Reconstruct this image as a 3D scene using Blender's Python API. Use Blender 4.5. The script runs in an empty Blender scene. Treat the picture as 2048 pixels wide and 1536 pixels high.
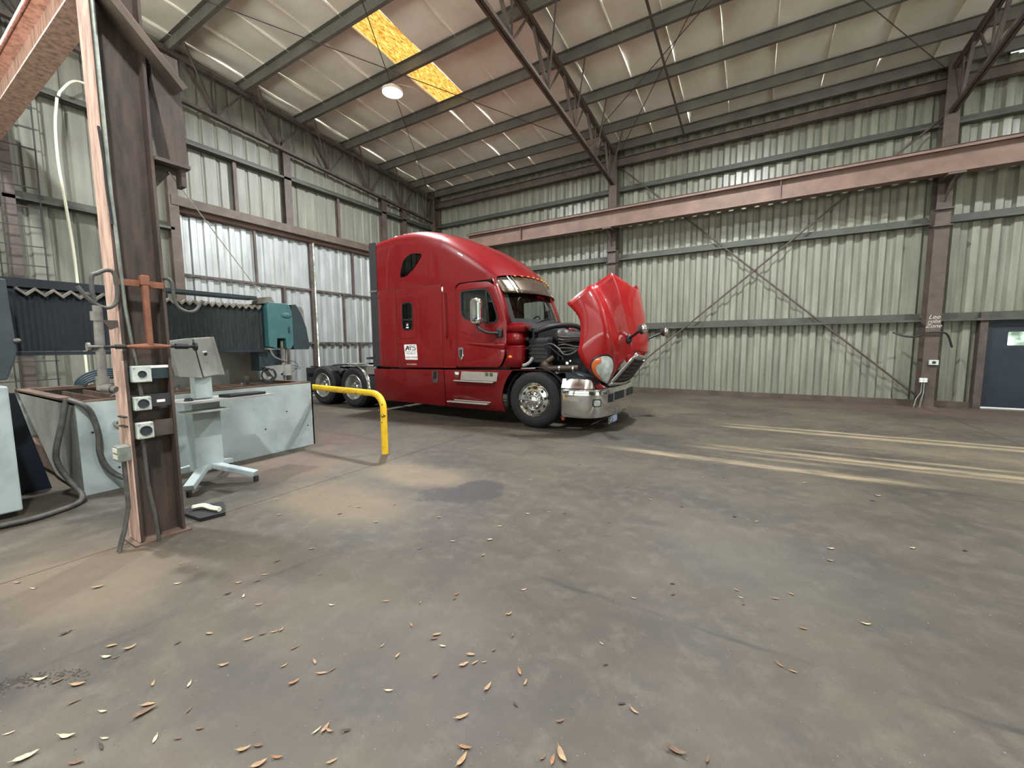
import bpy, bmesh, math, random
from mathutils import Vector, Matrix
random.seed(7)
PI = math.pi
scene = bpy.context.scene
COL = scene.collection

# ------------------------------------------------------------------ camera
YAW, PITCH, ROLL, FPX, HCAM = math.radians(30.86), math.radians(5.40), math.radians(-0.40), 806.0, 1.45
cam = bpy.data.cameras.new('camera')
cam.sensor_fit = 'HORIZONTAL'
cam.sensor_width = 36.0
cam.lens = FPX / 2048.0 * 36.0
cam.clip_start = 0.05
cam.clip_end = 300
camo = bpy.data.objects.new('camera', cam)
COL.objects.link(camo)
_f = Vector((-math.sin(YAW) * math.cos(PITCH), math.cos(YAW) * math.cos(PITCH), -math.sin(PITCH)))
_r = Vector((math.cos(YAW), math.sin(YAW), 0))
_u = _r.cross(_f)
_r2 = _r * math.cos(ROLL) + _u * math.sin(ROLL)
_u2 = -_r * math.sin(ROLL) + _u * math.cos(ROLL)
_m = Matrix((_r2, _u2, -_f)).transposed().to_4x4()
_m.translation = Vector((0, 0, HCAM))
camo.matrix_world = _m
scene.camera = camo

# ------------------------------------------------------------------ world: hazy bright sky over a belt of trees
world = bpy.data.worlds.new('world')
scene.world = world
world.use_nodes = True
_nt = world.node_tree
_nt.nodes.clear()
_out = _nt.nodes.new('ShaderNodeOutputWorld')
_bg = _nt.nodes.new('ShaderNodeBackground')
_tc = _nt.nodes.new('ShaderNodeTexCoord')
_sep = _nt.nodes.new('ShaderNodeSeparateXYZ')
_nz = _nt.nodes.new('ShaderNodeTexNoise')
_nz.inputs['Scale'].default_value = 22
_nz.inputs['Detail'].default_value = 6
_ad = _nt.nodes.new('ShaderNodeMath'); _ad.operation = 'MULTIPLY_ADD'
_ad.inputs[1].default_value = 0.16
_rp = _nt.nodes.new('ShaderNodeMapRange')
_rp.inputs[1].default_value = 0.28
_rp.inputs[2].default_value = 0.34
_n2 = _nt.nodes.new('ShaderNodeTexNoise')
_n2.inputs['Scale'].default_value = 60
_n2.inputs['Detail'].default_value = 5
_lf = _nt.nodes.new('ShaderNodeValToRGB')
_lf.color_ramp.elements[0].position = 0.40
_lf.color_ramp.elements[0].color = (0.16, 0.21, 0.14, 1)
_lf.color_ramp.elements[1].position = 0.62
_lf.color_ramp.elements[1].color = (0.75, 0.84, 0.74, 1)
_mx = _nt.nodes.new('ShaderNodeMix'); _mx.data_type = 'RGBA'
_mx.inputs[7].default_value = (0.92, 0.97, 1.0, 1)
_nt.links.new(_tc.outputs['Generated'], _sep.inputs[0])
_nt.links.new(_tc.outputs['Generated'], _nz.inputs['Vector'])
_nt.links.new(_tc.outputs['Generated'], _n2.inputs['Vector'])
_nt.links.new(_nz.outputs['Fac'], _ad.inputs[0])
_nt.links.new(_sep.outputs['Z'], _ad.inputs[2])
_nt.links.new(_ad.outputs[0], _rp.inputs[0])
_nt.links.new(_n2.outputs['Fac'], _lf.inputs[0])
_nt.links.new(_rp.outputs[0], _mx.inputs[0])
_nt.links.new(_lf.outputs[0], _mx.inputs[6])
_nt.links.new(_mx.outputs[2], _bg.inputs['Color'])
_bg.inputs['Strength'].default_value = 1.9
_nt.links.new(_bg.outputs[0], _out.inputs[0])

_sd = bpy.data.lights.new('sun', 'SUN')
_sd.energy = 46.0
_sd.angle = math.radians(1.5)
_sd.color = (0.93, 0.97, 1.0)
_so = bpy.data.objects.new('sun', _sd)
COL.objects.link(_so)
_so.rotation_euler = Vector((-0.25, 1.0, -1.25)).to_track_quat('-Z', 'Y').to_euler()   # high sun from behind the camera

scene.view_settings.view_transform = 'Standard'
scene.view_settings.look = 'None'
scene.view_settings.gamma = 1.0
scene.view_settings.use_curve_mapping = False
scene.view_settings.exposure = 0.22
scene.cycles.max_bounces = 7
scene.cycles.diffuse_bounces = 4
scene.cycles.glossy_bounces = 4
scene.cycles.caustics_reflective = False
scene.cycles.caustics_refractive = False
LAMP_W = 700.0

# ------------------------------------------------------------------ helpers
def lin(c):
    return tuple(((v / 255.0) / 12.92 if v <= 10 else (((v / 255.0) + 0.055) / 1.055) ** 2.4) for v in c) + (1.0,)

MATS = {}
def mat(name, rgb, rough=0.6, metal=0.0, var=0.18, scale=6.0, rgb2=None, bump=0.0, bscale=40.0, coat=0.0, spec=0.5, stretch=None, lo=0.35, hi=0.7):
    """procedural material: two tones mixed by noise, light bump"""
    m = bpy.data.materials.new(name)
    m.use_nodes = True
    nt = m.node_tree
    b = nt.nodes['Principled BSDF']
    c1 = lin(rgb)
    c2 = lin(rgb2) if rgb2 else tuple(v * (1 - var) for v in c1[:3]) + (1,)
    tc = nt.nodes.new('ShaderNodeTexCoord')
    mp = nt.nodes.new('ShaderNodeMapping')
    if stretch:
        mp.inputs['Scale'].default_value = stretch
    nt.links.new(tc.outputs['Object'], mp.inputs['Vector'])
    nz = nt.nodes.new('ShaderNodeTexNoise')
    nz.inputs['Scale'].default_value = scale
    nz.inputs['Detail'].default_value = 5
    nz.inputs['Roughness'].default_value = 0.6
    nt.links.new(mp.outputs[0], nz.inputs['Vector'])
    rp = nt.nodes.new('ShaderNodeValToRGB')
    rp.color_ramp.elements[0].position = lo
    rp.color_ramp.elements[1].position = hi
    rp.color_ramp.elements[0].color = c2
    rp.color_ramp.elements[1].color = c1
    nt.links.new(nz.outputs['Fac'], rp.inputs[0])
    nt.links.new(rp.outputs[0], b.inputs['Base Color'])
    b.inputs['Roughness'].default_value = rough
    b.inputs['Metallic'].default_value = metal
    b.inputs['Specular IOR Level'].default_value = spec
    if coat:
        b.inputs['Coat Weight'].default_value = coat
        b.inputs['Coat Roughness'].default_value = 0.02
    if bump:
        n2 = nt.nodes.new('ShaderNodeTexNoise')
        n2.inputs['Scale'].default_value = bscale
        n2.inputs['Detail'].default_value = 4
        nt.links.new(mp.outputs[0], n2.inputs['Vector'])
        bp = nt.nodes.new('ShaderNodeBump')
        bp.inputs['Strength'].default_value = bump
        bp.inputs['Distance'].default_value = 0.02
        nt.links.new(n2.outputs['Fac'], bp.inputs['Height'])
        nt.links.new(bp.outputs[0], b.inputs['Normal'])
    MATS[name] = m
    return m

def glassmat(name, tint, glossy=1.0):
    m = bpy.data.materials.new(name)
    m.use_nodes = True
    nt = m.node_tree
    nt.nodes.clear()
    o = nt.nodes.new('ShaderNodeOutputMaterial')
    t = nt.nodes.new('ShaderNodeBsdfTransparent'); t.inputs[0].default_value = (*tint, 1)
    g = nt.nodes.new('ShaderNodeBsdfGlossy'); g.inputs['Roughness'].default_value = 0.02
    g.inputs[0].default_value = (glossy, glossy, glossy, 1)
    fr = nt.nodes.new('ShaderNodeFresnel'); fr.inputs[0].default_value = 1.5
    mx = nt.nodes.new('ShaderNodeMixShader')
    nt.links.new(fr.outputs[0], mx.inputs[0]); nt.links.new(t.outputs[0], mx.inputs[1]); nt.links.new(g.outputs[0], mx.inputs[2])
    nt.links.new(mx.outputs[0], o.inputs[0])
    MATS[name] = m
    return m

def emitmat(name, rgb, strength, rgb2=None, stretch=(1, 1, 1), scale=8):
    m = bpy.data.materials.new(name)
    m.use_nodes = True
    nt = m.node_tree
    nt.nodes.clear()
    o = nt.nodes.new('ShaderNodeOutputMaterial')
    e = nt.nodes.new('ShaderNodeEmission')
    e.inputs['Strength'].default_value = strength
    e.inputs['Color'].default_value = lin(rgb)
    if rgb2:
        tc = nt.nodes.new('ShaderNodeTexCoord'); mp = nt.nodes.new('ShaderNodeMapping'); mp.inputs['Scale'].default_value = stretch
        nz = nt.nodes.new('ShaderNodeTexNoise'); nz.inputs['Scale'].default_value = scale; nz.inputs['Detail'].default_value = 8; nz.inputs['Roughness'].default_value = 0.75
        rp = nt.nodes.new('ShaderNodeValToRGB')
        rp.color_ramp.elements[0].position = 0.42; rp.color_ramp.elements[0].color = lin(rgb2)
        rp.color_ramp.elements[1].position = 0.60; rp.color_ramp.elements[1].color = lin(rgb)
        nt.links.new(tc.outputs['Object'], mp.inputs[0]); nt.links.new(mp.outputs[0], nz.inputs['Vector'])
        nt.links.new(nz.outputs['Fac'], rp.inputs[0]); nt.links.new(rp.outputs[0], e.inputs['Color'])
    nt.links.new(e.outputs[0], o.inputs[0])
    MATS[name] = m
    return m

class G:
    """collects faces in world coordinates"""
    def __init__(s):
        s.v = []; s.f = []
    def add(s, vs, fs):
        n = len(s.v)
        s.v += [tuple(p) for p in vs]
        s.f += [tuple(i + n for i in f) for f in fs]
        return s
    def box(s, x0, x1, y0, y1, z0, z1):
        return s.add([(x0, y0, z0), (x1, y0, z0), (x1, y1, z0), (x0, y1, z0), (x0, y0, z1), (x1, y0, z1), (x1, y1, z1), (x0, y1, z1)],
                     [(3, 2, 1, 0), (4, 5, 6, 7), (0, 1, 5, 4), (1, 2, 6, 5), (2, 3, 7, 6), (3, 0, 4, 7)])
    def prism(s, poly, vec):
        n = len(poly); vec = Vector(vec)
        a = [Vector(p) for p in poly]; b = [p + vec for p in a]
        nrm = Vector((0, 0, 0))
        for i in range(n):
            nrm += a[i].cross(a[(i + 1) % n])
        if nrm.dot(vec) > 0:
            a = a[::-1]; b = b[::-1]
        return s.add(a + b, [tuple(range(n)), tuple(range(2 * n - 1, n - 1, -1))] + [(i, n + i, n + (i + 1) % n, (i + 1) % n)[::-1] if False else ((i + 1) % n, i, n + i, n + (i + 1) % n) for i in range(n)])
    def bar(s, p0, p1, w, h, up=(0, 0, 1)):
        p0 = Vector(p0); p1 = Vector(p1); d = (p1 - p0).normalized(); up = Vector(up)
        if abs(d.dot(up)) > 0.98:
            up = Vector((1, 0, 0))
        a = d.cross(up).normalized() * (w / 2); b = a.cross(d).normalized() * (h / 2)
        return s.prism([p0 - a - b, p0 + a - b, p0 + a + b, p0 - a + b], p1 - p0)
    def cyl(s, p0, p1, r, n=12, r2=None):
        p0 = Vector(p0); p1 = Vector(p1); d = (p1 - p0).normalized(); r2 = r if r2 is None else r2
        up = Vector((0, 0, 1)) if abs(d.z) < 0.95 else Vector((1, 0, 0))
        a = d.cross(up).normalized(); b = a.cross(d)
        vs = [p0 + (a * math.cos(2 * PI * i / n) + b * math.sin(2 * PI * i / n)) * r for i in range(n)]
        vs += [p1 + (a * math.cos(2 * PI * i / n) + b * math.sin(2 * PI * i / n)) * r2 for i in range(n)]
        return s.add(vs, [tuple(range(n)), tuple(range(2 * n - 1, n - 1, -1))] + [((i + 1) % n, i, n + i, n + (i + 1) % n) for i in range(n)])
    def tube(s, pts, r, n=8):
        pts = [Vector(p) for p in pts]; vs = []; fs = []
        prev = None
        for k, p in enumerate(pts):
            d = (pts[min(k + 1, len(pts) - 1)] - pts[max(k - 1, 0)]).normalized()
            if prev is None:
                up = Vector((0, 0, 1)) if abs(d.z) < 0.9 else Vector((1, 0, 0))
                a = d.cross(up).normalized()
            else:
                a = (prev - d * prev.dot(d)).normalized()
            prev = a
            b = a.cross(d)
            vs += [p + (a * math.cos(2 * PI * i / n) + b * math.sin(2 * PI * i / n)) * r for i in range(n)]
        for k in range(len(pts) - 1):
            for i in range(n):
                fs.append((k * n + (i + 1) % n, k * n + i, (k + 1) * n + i, (k + 1) * n + (i + 1) % n))
        m = len(pts) * n
        fs += [tuple(range(n)), tuple(range(m - 1, m - n - 1, -1))]
        return s.add(vs, fs)
    def grid(s, rows, flip=False):
        n = len(rows[0]); vs = [p for r in rows for p in r]; fs = []
        for j in range(len(rows) - 1):
            for i in range(n - 1):
                q = (j * n + i, j * n + i + 1, (j + 1) * n + i + 1, (j + 1) * n + i)
                fs.append(q[::-1] if flip else q)
        return s.add(vs, fs)
    def lathe(s, prof, o, axis=(0, 1, 0), n=32):
        """prof: list of (radius, distance along axis)"""
        o = Vector(o); d = Vector(axis).normalized()
        up = Vector((0, 0, 1)) if abs(d.z) < 0.95 else Vector((1, 0, 0))
        a = d.cross(up).normalized(); b = a.cross(d)
        rows = []
        for r, h in prof:
            rows.append([o + d * h + (a * math.cos(2 * PI * i / n) + b * math.sin(2 * PI * i / n)) * r for i in range(n + 1)])
        return s.grid(rows)
    def sphere(s, c, rx, ry, rz, n=14, m=8):
        rows = []
        for j in range(m + 1):
            t = PI * j / m
            rows.append([(c[0] + rx * math.sin(t) * math.cos(2 * PI * i / n), c[1] + ry * math.sin(t) * math.sin(2 * PI * i / n), c[2] + rz * math.cos(t)) for i in range(n + 1)])
        return s.grid(rows, True)

ORG = {}
def finish(me, material, smooth):
    me.materials.append(material)
    if smooth:
        for p in me.polygons:
            p.use_smooth = True
        me.set_sharp_from_angle(angle=math.radians(smooth if smooth > 1 else 35))
    me.update()

def mk(name, g, material, parent=None, smooth=0, bevel=0, base=None, solid=0):
    """one mesh object from world-space faces"""
    vs, fs = (g.v, g.f) if isinstance(g, G) else g
    if parent is not None:
        org = ORG[parent.name]
    elif base is not None:
        org = Vector(base)
    else:
        xs = [p[0] for p in vs]; ys = [p[1] for p in vs]; zs = [p[2] for p in vs]
        org = Vector(((min(xs) + max(xs)) / 2, (min(ys) + max(ys)) / 2, min(zs)))
    me = bpy.data.meshes.new(name)
    me.from_pydata([tuple(Vector(p) - org) for p in vs], [], fs)
    bm = bmesh.new(); bm.from_mesh(me)
    bmesh.ops.remove_doubles(bm, verts=bm.verts, dist=1e-5)
    bm.to_mesh(me); bm.free()
    finish(me, material, smooth)
    o = bpy.data.objects.new(name, me)
    COL.objects.link(o)
    if parent is not None:
        o.parent = parent
    else:
        o.location = org
    ORG[o.name] = org
    if solid:
        md = o.modifiers.new('thickness', 'SOLIDIFY'); md.thickness = solid; md.offset = 0
    if bevel:
        md = o.modifiers.new('edge', 'BEVEL'); md.width = bevel; md.segments = 2; md.limit_method = 'ANGLE'
    return o

def tag(o, label, cat=None, group=None, kind=None):
    o['label'] = label
    if cat: o['category'] = cat
    if group: o['group'] = group
    if kind: o['kind'] = kind
    return o

def thing(name, label, cat, loc, group=None, kind=None):
    o = bpy.data.objects.new(name, None)
    o.empty_display_size = 0.2
    COL.objects.link(o)
    o.location = loc
    ORG[o.name] = Vector(loc)
    return tag(o, label, cat, group, kind)

def inst(src, name, parent, off):
    """linked copy of a part, moved by off"""
    c = src.copy()
    c.name = name
    COL.objects.link(c)
    c.parent = parent
    c.location = Vector(src.location) + Vector(off)
    ORG[c.name] = ORG[src.name]
    return c

def fill2d(outline, holes=(), thick=0.01, bev=0.0):
    """flat plate with holes -> (verts (u,v,w), faces)"""
    cu = bpy.data.curves.new('tmp', 'CURVE')
    cu.dimensions = '2D'; cu.fill_mode = 'BOTH'
    cu.extrude = max(thick / 2 - bev, 0); cu.bevel_depth = bev; cu.bevel_resolution = 1
    cu.offset = -bev
    for pts in [outline] + list(holes):
        sp = cu.splines.new('POLY')
        sp.points.add(len(pts) - 1)
        for i, p in enumerate(pts):
            sp.points[i].co = (p[0], p[1], 0, 1)
        sp.use_cyclic_u = True
    return _curve_mesh(cu)

def _curve_mesh(cu):
    o = bpy.data.objects.new('tmp', cu)
    COL.objects.link(o)
    dg = bpy.context.evaluated_depsgraph_get()
    me = bpy.data.meshes.new_from_object(o.evaluated_get(dg))
    vs = [tuple(v.co) for v in me.vertices]; fs = [tuple(p.vertices) for p in me.polygons]
    bpy.data.objects.remove(o); bpy.data.curves.remove(cu); bpy.data.meshes.remove(me)
    return vs, fs

def text2d(body, size, thick=0.002, align='CENTER', shear=0.0, space=1.0):
    cu = bpy.data.curves.new('tmp', 'FONT')
    cu.body = body; cu.size = size; cu.extrude = thick / 2; cu.align_x = align; cu.align_y = 'CENTER'; cu.shear = shear
    cu.space_character = space
    return _curve_mesh(cu)

def mapped(vf, fn, flip=False):
    vs, fs = vf
    return [fn(*p) for p in vs], ([f[::-1] for f in fs] if flip else fs)

def rrect(x0, x1, z0, z1, r, n=4):
    pts = []
    for cx, cz, a0 in ((x1 - r, z1 - r, 0), (x0 + r, z1 - r, 90), (x0 + r, z0 + r, 180), (x1 - r, z0 + r, 270)):
        for i in range(n + 1):
            a = math.radians(a0 + 90 * i / n)
            pts.append((cx + r * math.cos(a), cz + r * math.sin(a)))
    return pts

def rpoly(pts, r, n=4):
    """polygon with corners rounded by radius r"""
    out = []
    m = len(pts)
    for i in range(m):
        p = Vector(pts[i]); a = Vector(pts[i - 1]) - p; b = Vector(pts[(i + 1) % m]) - p
        rr = min(r, a.length * 0.45, b.length * 0.45)
        p0 = p + a.normalized() * rr; p1 = p + b.normalized() * rr
        for k in range(n + 1):
            t = k / n
            q = p0 * (1 - t) ** 2 + p * 2 * t * (1 - t) + p1 * t ** 2
            out.append((q.x, q.y))
    return out

def crom(pts, n=6, closed=False):
    """Catmull-Rom through points of any dimension"""
    P = [Vector(p) for p in pts]; out = []
    m = len(P)
    segs = m if closed else m - 1
    for i in range(segs):
        if closed:
            p0, p1, p2, p3 = P[i - 1], P[i], P[(i + 1) % m], P[(i + 2) % m]
        else:
            p1, p2 = P[i], P[i + 1]
            p0 = P[i - 1] if i > 0 else p1 * 2 - p2
            p3 = P[i + 2] if i + 2 < m else p2 * 2 - p1
        for k in range(n):
            t = k / n
            out.append(0.5 * ((2 * p1) + (p2 - p0) * t + (2 * p0 - 5 * p1 + 4 * p2 - p3) * t * t + (3 * p1 - p0 - 3 * p2 + p3) * t ** 3))
    if not closed:
        out.append(P[-1])
    return out

def ibeam(g, p0, p1, h, b, tf=0.018, tw=0.012, up=(0, 0, 1)):
    """I section swept between two points, depth h along up"""
    p0 = Vector(p0); p1 = Vector(p1); d = (p1 - p0).normalized(); up = Vector(up)
    side = d.cross(up).normalized(); u = side.cross(d).normalized()
    H, B, w = h / 2, b / 2, tw / 2
    prof = [(-B, -H), (B, -H), (B, -H + tf), (w, -H + tf), (w, H - tf), (B, H - tf), (B, H), (-B, H), (-B, H - tf), (-w, H - tf), (-w, -H + tf), (-B, -H + tf)]
    a = [p0 + side * s + u * t for s, t in prof]
    b_ = [p + (p1 - p0) for p in a]
    n = len(prof)
    fs = [((i + 1) % n, i, n + i, n + (i + 1) % n) for i in range(n)]
    for off, rev in ((0, False), (n, True)):
        for q in ((0, 1, 2, 11), (3, 4, 9, 10), (5, 6, 7, 8)):
            q = tuple(off + i for i in q)
            fs.append(q[::-1] if rev else q)
    return g.add(a + b_, fs)

# ------------------------------------------------------------------ materials
M = MATS
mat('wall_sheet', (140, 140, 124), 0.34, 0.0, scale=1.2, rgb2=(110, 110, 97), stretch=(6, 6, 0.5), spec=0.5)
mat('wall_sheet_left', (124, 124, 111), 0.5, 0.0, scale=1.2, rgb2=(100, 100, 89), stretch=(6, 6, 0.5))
mat('galvanised', (176, 180, 178), 0.38, 0.35, scale=2.5, rgb2=(148, 152, 148), stretch=(3, 3, 0.4))
mat('girt_green', (74, 77, 67), 0.6, 0.0, scale=3, rgb2=(57, 60, 52))
mat('steel_dark', (88, 76, 68), 0.65, 0.0, scale=4, rgb2=(62, 52, 48))
mat('primer', (122, 97, 84), 0.62, 0.0, scale=2.5, rgb2=(100, 79, 68))
mat('primer_dark', (90, 77, 66), 0.65, 0.0, scale=3, rgb2=(66, 56, 48))
mat('column_brown', (88, 71, 61), 0.6, 0.0, scale=5, rgb2=(52, 45, 41), stretch=(3, 3, 0.5))
mat('salmon_lit', (205, 172, 156), 0.6, 0.0, scale=5, rgb2=(138, 108, 96), stretch=(3, 3, 0.6), lo=0.30, hi=0.58)  # brown primer in its daylit tone, light put into colour; mottling is wear
mat('purlin_grey', (104, 101, 92), 0.6, 0.0, scale=2, rgb2=(86, 84, 77))
mat('facing', (240, 238, 226), 0.5, 0.0, scale=0.9, rgb2=(220, 215, 200), bump=0.25, bscale=5)
mat('red_paint', (114, 6, 14), 0.38, 0.0, var=0.05, scale=2, coat=0.55, spec=0.3)
mat('red_hood', (142, 8, 13), 0.36, 0.0, var=0.05, scale=2, coat=0.65, spec=0.35)
mat('chrome', (225, 226, 226), 0.08, 1.0, var=0.06, scale=8)
mat('alu', (205, 205, 202), 0.28, 0.9, var=0.12, scale=10)
mat('alu_plate', (196, 190, 180), 0.4, 0.5, var=0.15, scale=14)
mat('visor_metal', (120, 106, 92), 0.22, 0.7, var=0.15, scale=6)
mat('rubber', (34, 34, 36), 0.75, 0.0, var=0.25, scale=12)
mat('rubber_dusty', (52, 50, 48), 0.8, 0.0, rgb2=(34, 34, 36), scale=9)
mat('black_plastic', (22, 22, 23), 0.55, 0.0, var=0.3, scale=9)
mat('engine_black', (20, 20, 20), 0.6, 0.0, rgb2=(11, 11, 12), scale=9)
mat('engine_grey', (62, 58, 55), 0.5, 0.3, rgb2=(36, 33, 32), scale=12)
mat('copper', (82, 64, 50), 0.5, 0.4, rgb2=(46, 39, 33), scale=12)
mat('navy', (22, 32, 46), 0.45, 0.0, var=0.3, scale=5)
mat('interior', (26, 24, 24), 0.8, 0.0, var=0.3, scale=5)
mat('dark_panel', (52, 50, 54), 0.5, 0.0, var=0.2, scale=5)
mat('amber', (235, 140, 40), 0.25, 0.0, var=0.15, scale=20, coat=0.6)
mat('orange_lens', (214, 104, 44), 0.2, 0.0, var=0.2, scale=12, coat=1.0)
mat('lamp_lens', (228, 236, 232), 0.14, 0.15, rgb2=(170, 182, 178), scale=9, coat=1.0)
mat('white_plastic', (232, 230, 224), 0.4, 0.0, var=0.06, scale=8)
mat('decal_white', (238, 232, 230), 0.35, 0.0, var=0.03, scale=8)
mat('decal_black', (40, 38, 40), 0.5, 0.0, var=0.1, scale=8)
mat('decal_grey', (168, 168, 170), 0.5, 0.0, var=0.1, scale=8)
mat('decal_cream', (222, 190, 170), 0.5, 0.0, var=0.1, scale=8)
mat('decal_green', (70, 104, 76), 0.5, 0.0, var=0.3, scale=30)
mat('plate_teal', (120, 140, 142), 0.35, 0.2, var=0.25, scale=16)
mat('plate_blue', (196, 212, 246), 0.35, 0.0, rgb2=(150, 168, 216), scale=30)
mat('tank_paint', (166, 178, 177), 0.5, 0.0, scale=2.2, rgb2=(136, 147, 147), bump=0.05, lo=0.3, hi=0.55)
mat('machine_grey', (160, 162, 156), 0.5, 0.0, scale=3, rgb2=(128, 128, 124))
mat('rust_brown', (112, 92, 78), 0.8, 0.0, scale=5, rgb2=(78, 60, 50), bump=0.2, bscale=14)
mat('rust_orange', (146, 92, 66), 0.75, 0.0, scale=7, rgb2=(100, 64, 48), bump=0.15, bscale=30)
mat('bellows_navy', (34, 43, 50), 0.8, 0.0, scale=3, rgb2=(24, 31, 37))
mat('bellows_dark', (44, 52, 52), 0.85, 0.0, scale=7, rgb2=(26, 32, 34), stretch=(1, 4, 1))
mat('bellows_edge', (134, 126, 112), 0.7, 0.0, scale=9, rgb2=(92, 88, 80))
mat('teal', (62, 108, 110), 0.5, 0.0, scale=3, rgb2=(52, 92, 96))
mat('dark_teal', (38, 56, 60), 0.5, 0.0, scale=3, rgb2=(28, 42, 48))
mat('slate', (62, 71, 77), 0.5, 0.0, scale=3, rgb2=(48, 56, 62))
mat('hose_grey', (84, 82, 76), 0.6, 0.0, scale=14, rgb2=(60, 58, 56))
mat('hose_white', (214, 214, 192), 0.5, 0.0, var=0.1, scale=5)
mat('pipe_grey', (134, 130, 122), 0.55, 0.2, scale=10, rgb2=(96, 92, 88))
mat('conduit', (150, 156, 146), 0.45, 0.4, scale=10, rgb2=(112, 116, 108))
mat('yellow_paint', (232, 188, 38), 0.45, 0.0, scale=14, rgb2=(196, 146, 34), lo=0.25, hi=0.5)
mat('chip_dark', (60, 56, 44), 0.7, 0.0, var=0.2, scale=20)
mat('outlet_plate', (206, 214, 204), 0.4, 0.1, rgb2=(176, 184, 174), scale=16)
mat('outlet_dark', (46, 52, 58), 0.5, 0.0, var=0.3, scale=20)
mat('wire', (50, 47, 44), 0.6, 0.2, var=0.2, scale=10)
mat('door_navy', (36, 47, 56), 0.5, 0.0, scale=3, rgb2=(28, 37, 45))
mat('chalk', (206, 204, 198), 0.8, 0.0, rgb2=(150, 148, 144), scale=60)
mat('gravel', (214, 212, 204), 0.95, 0.0, rgb2=(190, 187, 178), scale=3)
mat('leaf_tan', (168, 140, 106), 0.75, 0.0, rgb2=(130, 104, 76), scale=40)
mat('leaf_orange', (150, 112, 80), 0.75, 0.0, rgb2=(126, 86, 58), scale=40)
mat('leaf_pale', (206, 186, 156), 0.75, 0.0, rgb2=(172, 150, 122), scale=40)
mat('leaf_brown', (122, 98, 76), 0.8, 0.0, rgb2=(88, 68, 54), scale=40)
mat('leaf_dark', (74, 64, 54), 0.85, 0.0, rgb2=(52, 46, 40), scale=40)
mat('grit', (150, 144, 132), 0.9, 0.0, rgb2=(90, 85, 80), scale=30)
glassmat('glass_clear', (0.80, 0.84, 0.83))
glassmat('glass_tint', (0.10, 0.09, 0.10), 0.8)
glassmat('glass_window', (0.9, 0.95, 0.95))
emitmat('lamp_glow', (255, 255, 255), 30.0)
emitmat('skylight_glow', (255, 222, 118), 1.45, (176, 106, 28), (9.0, 1.6, 1.0), 5.0)

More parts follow.
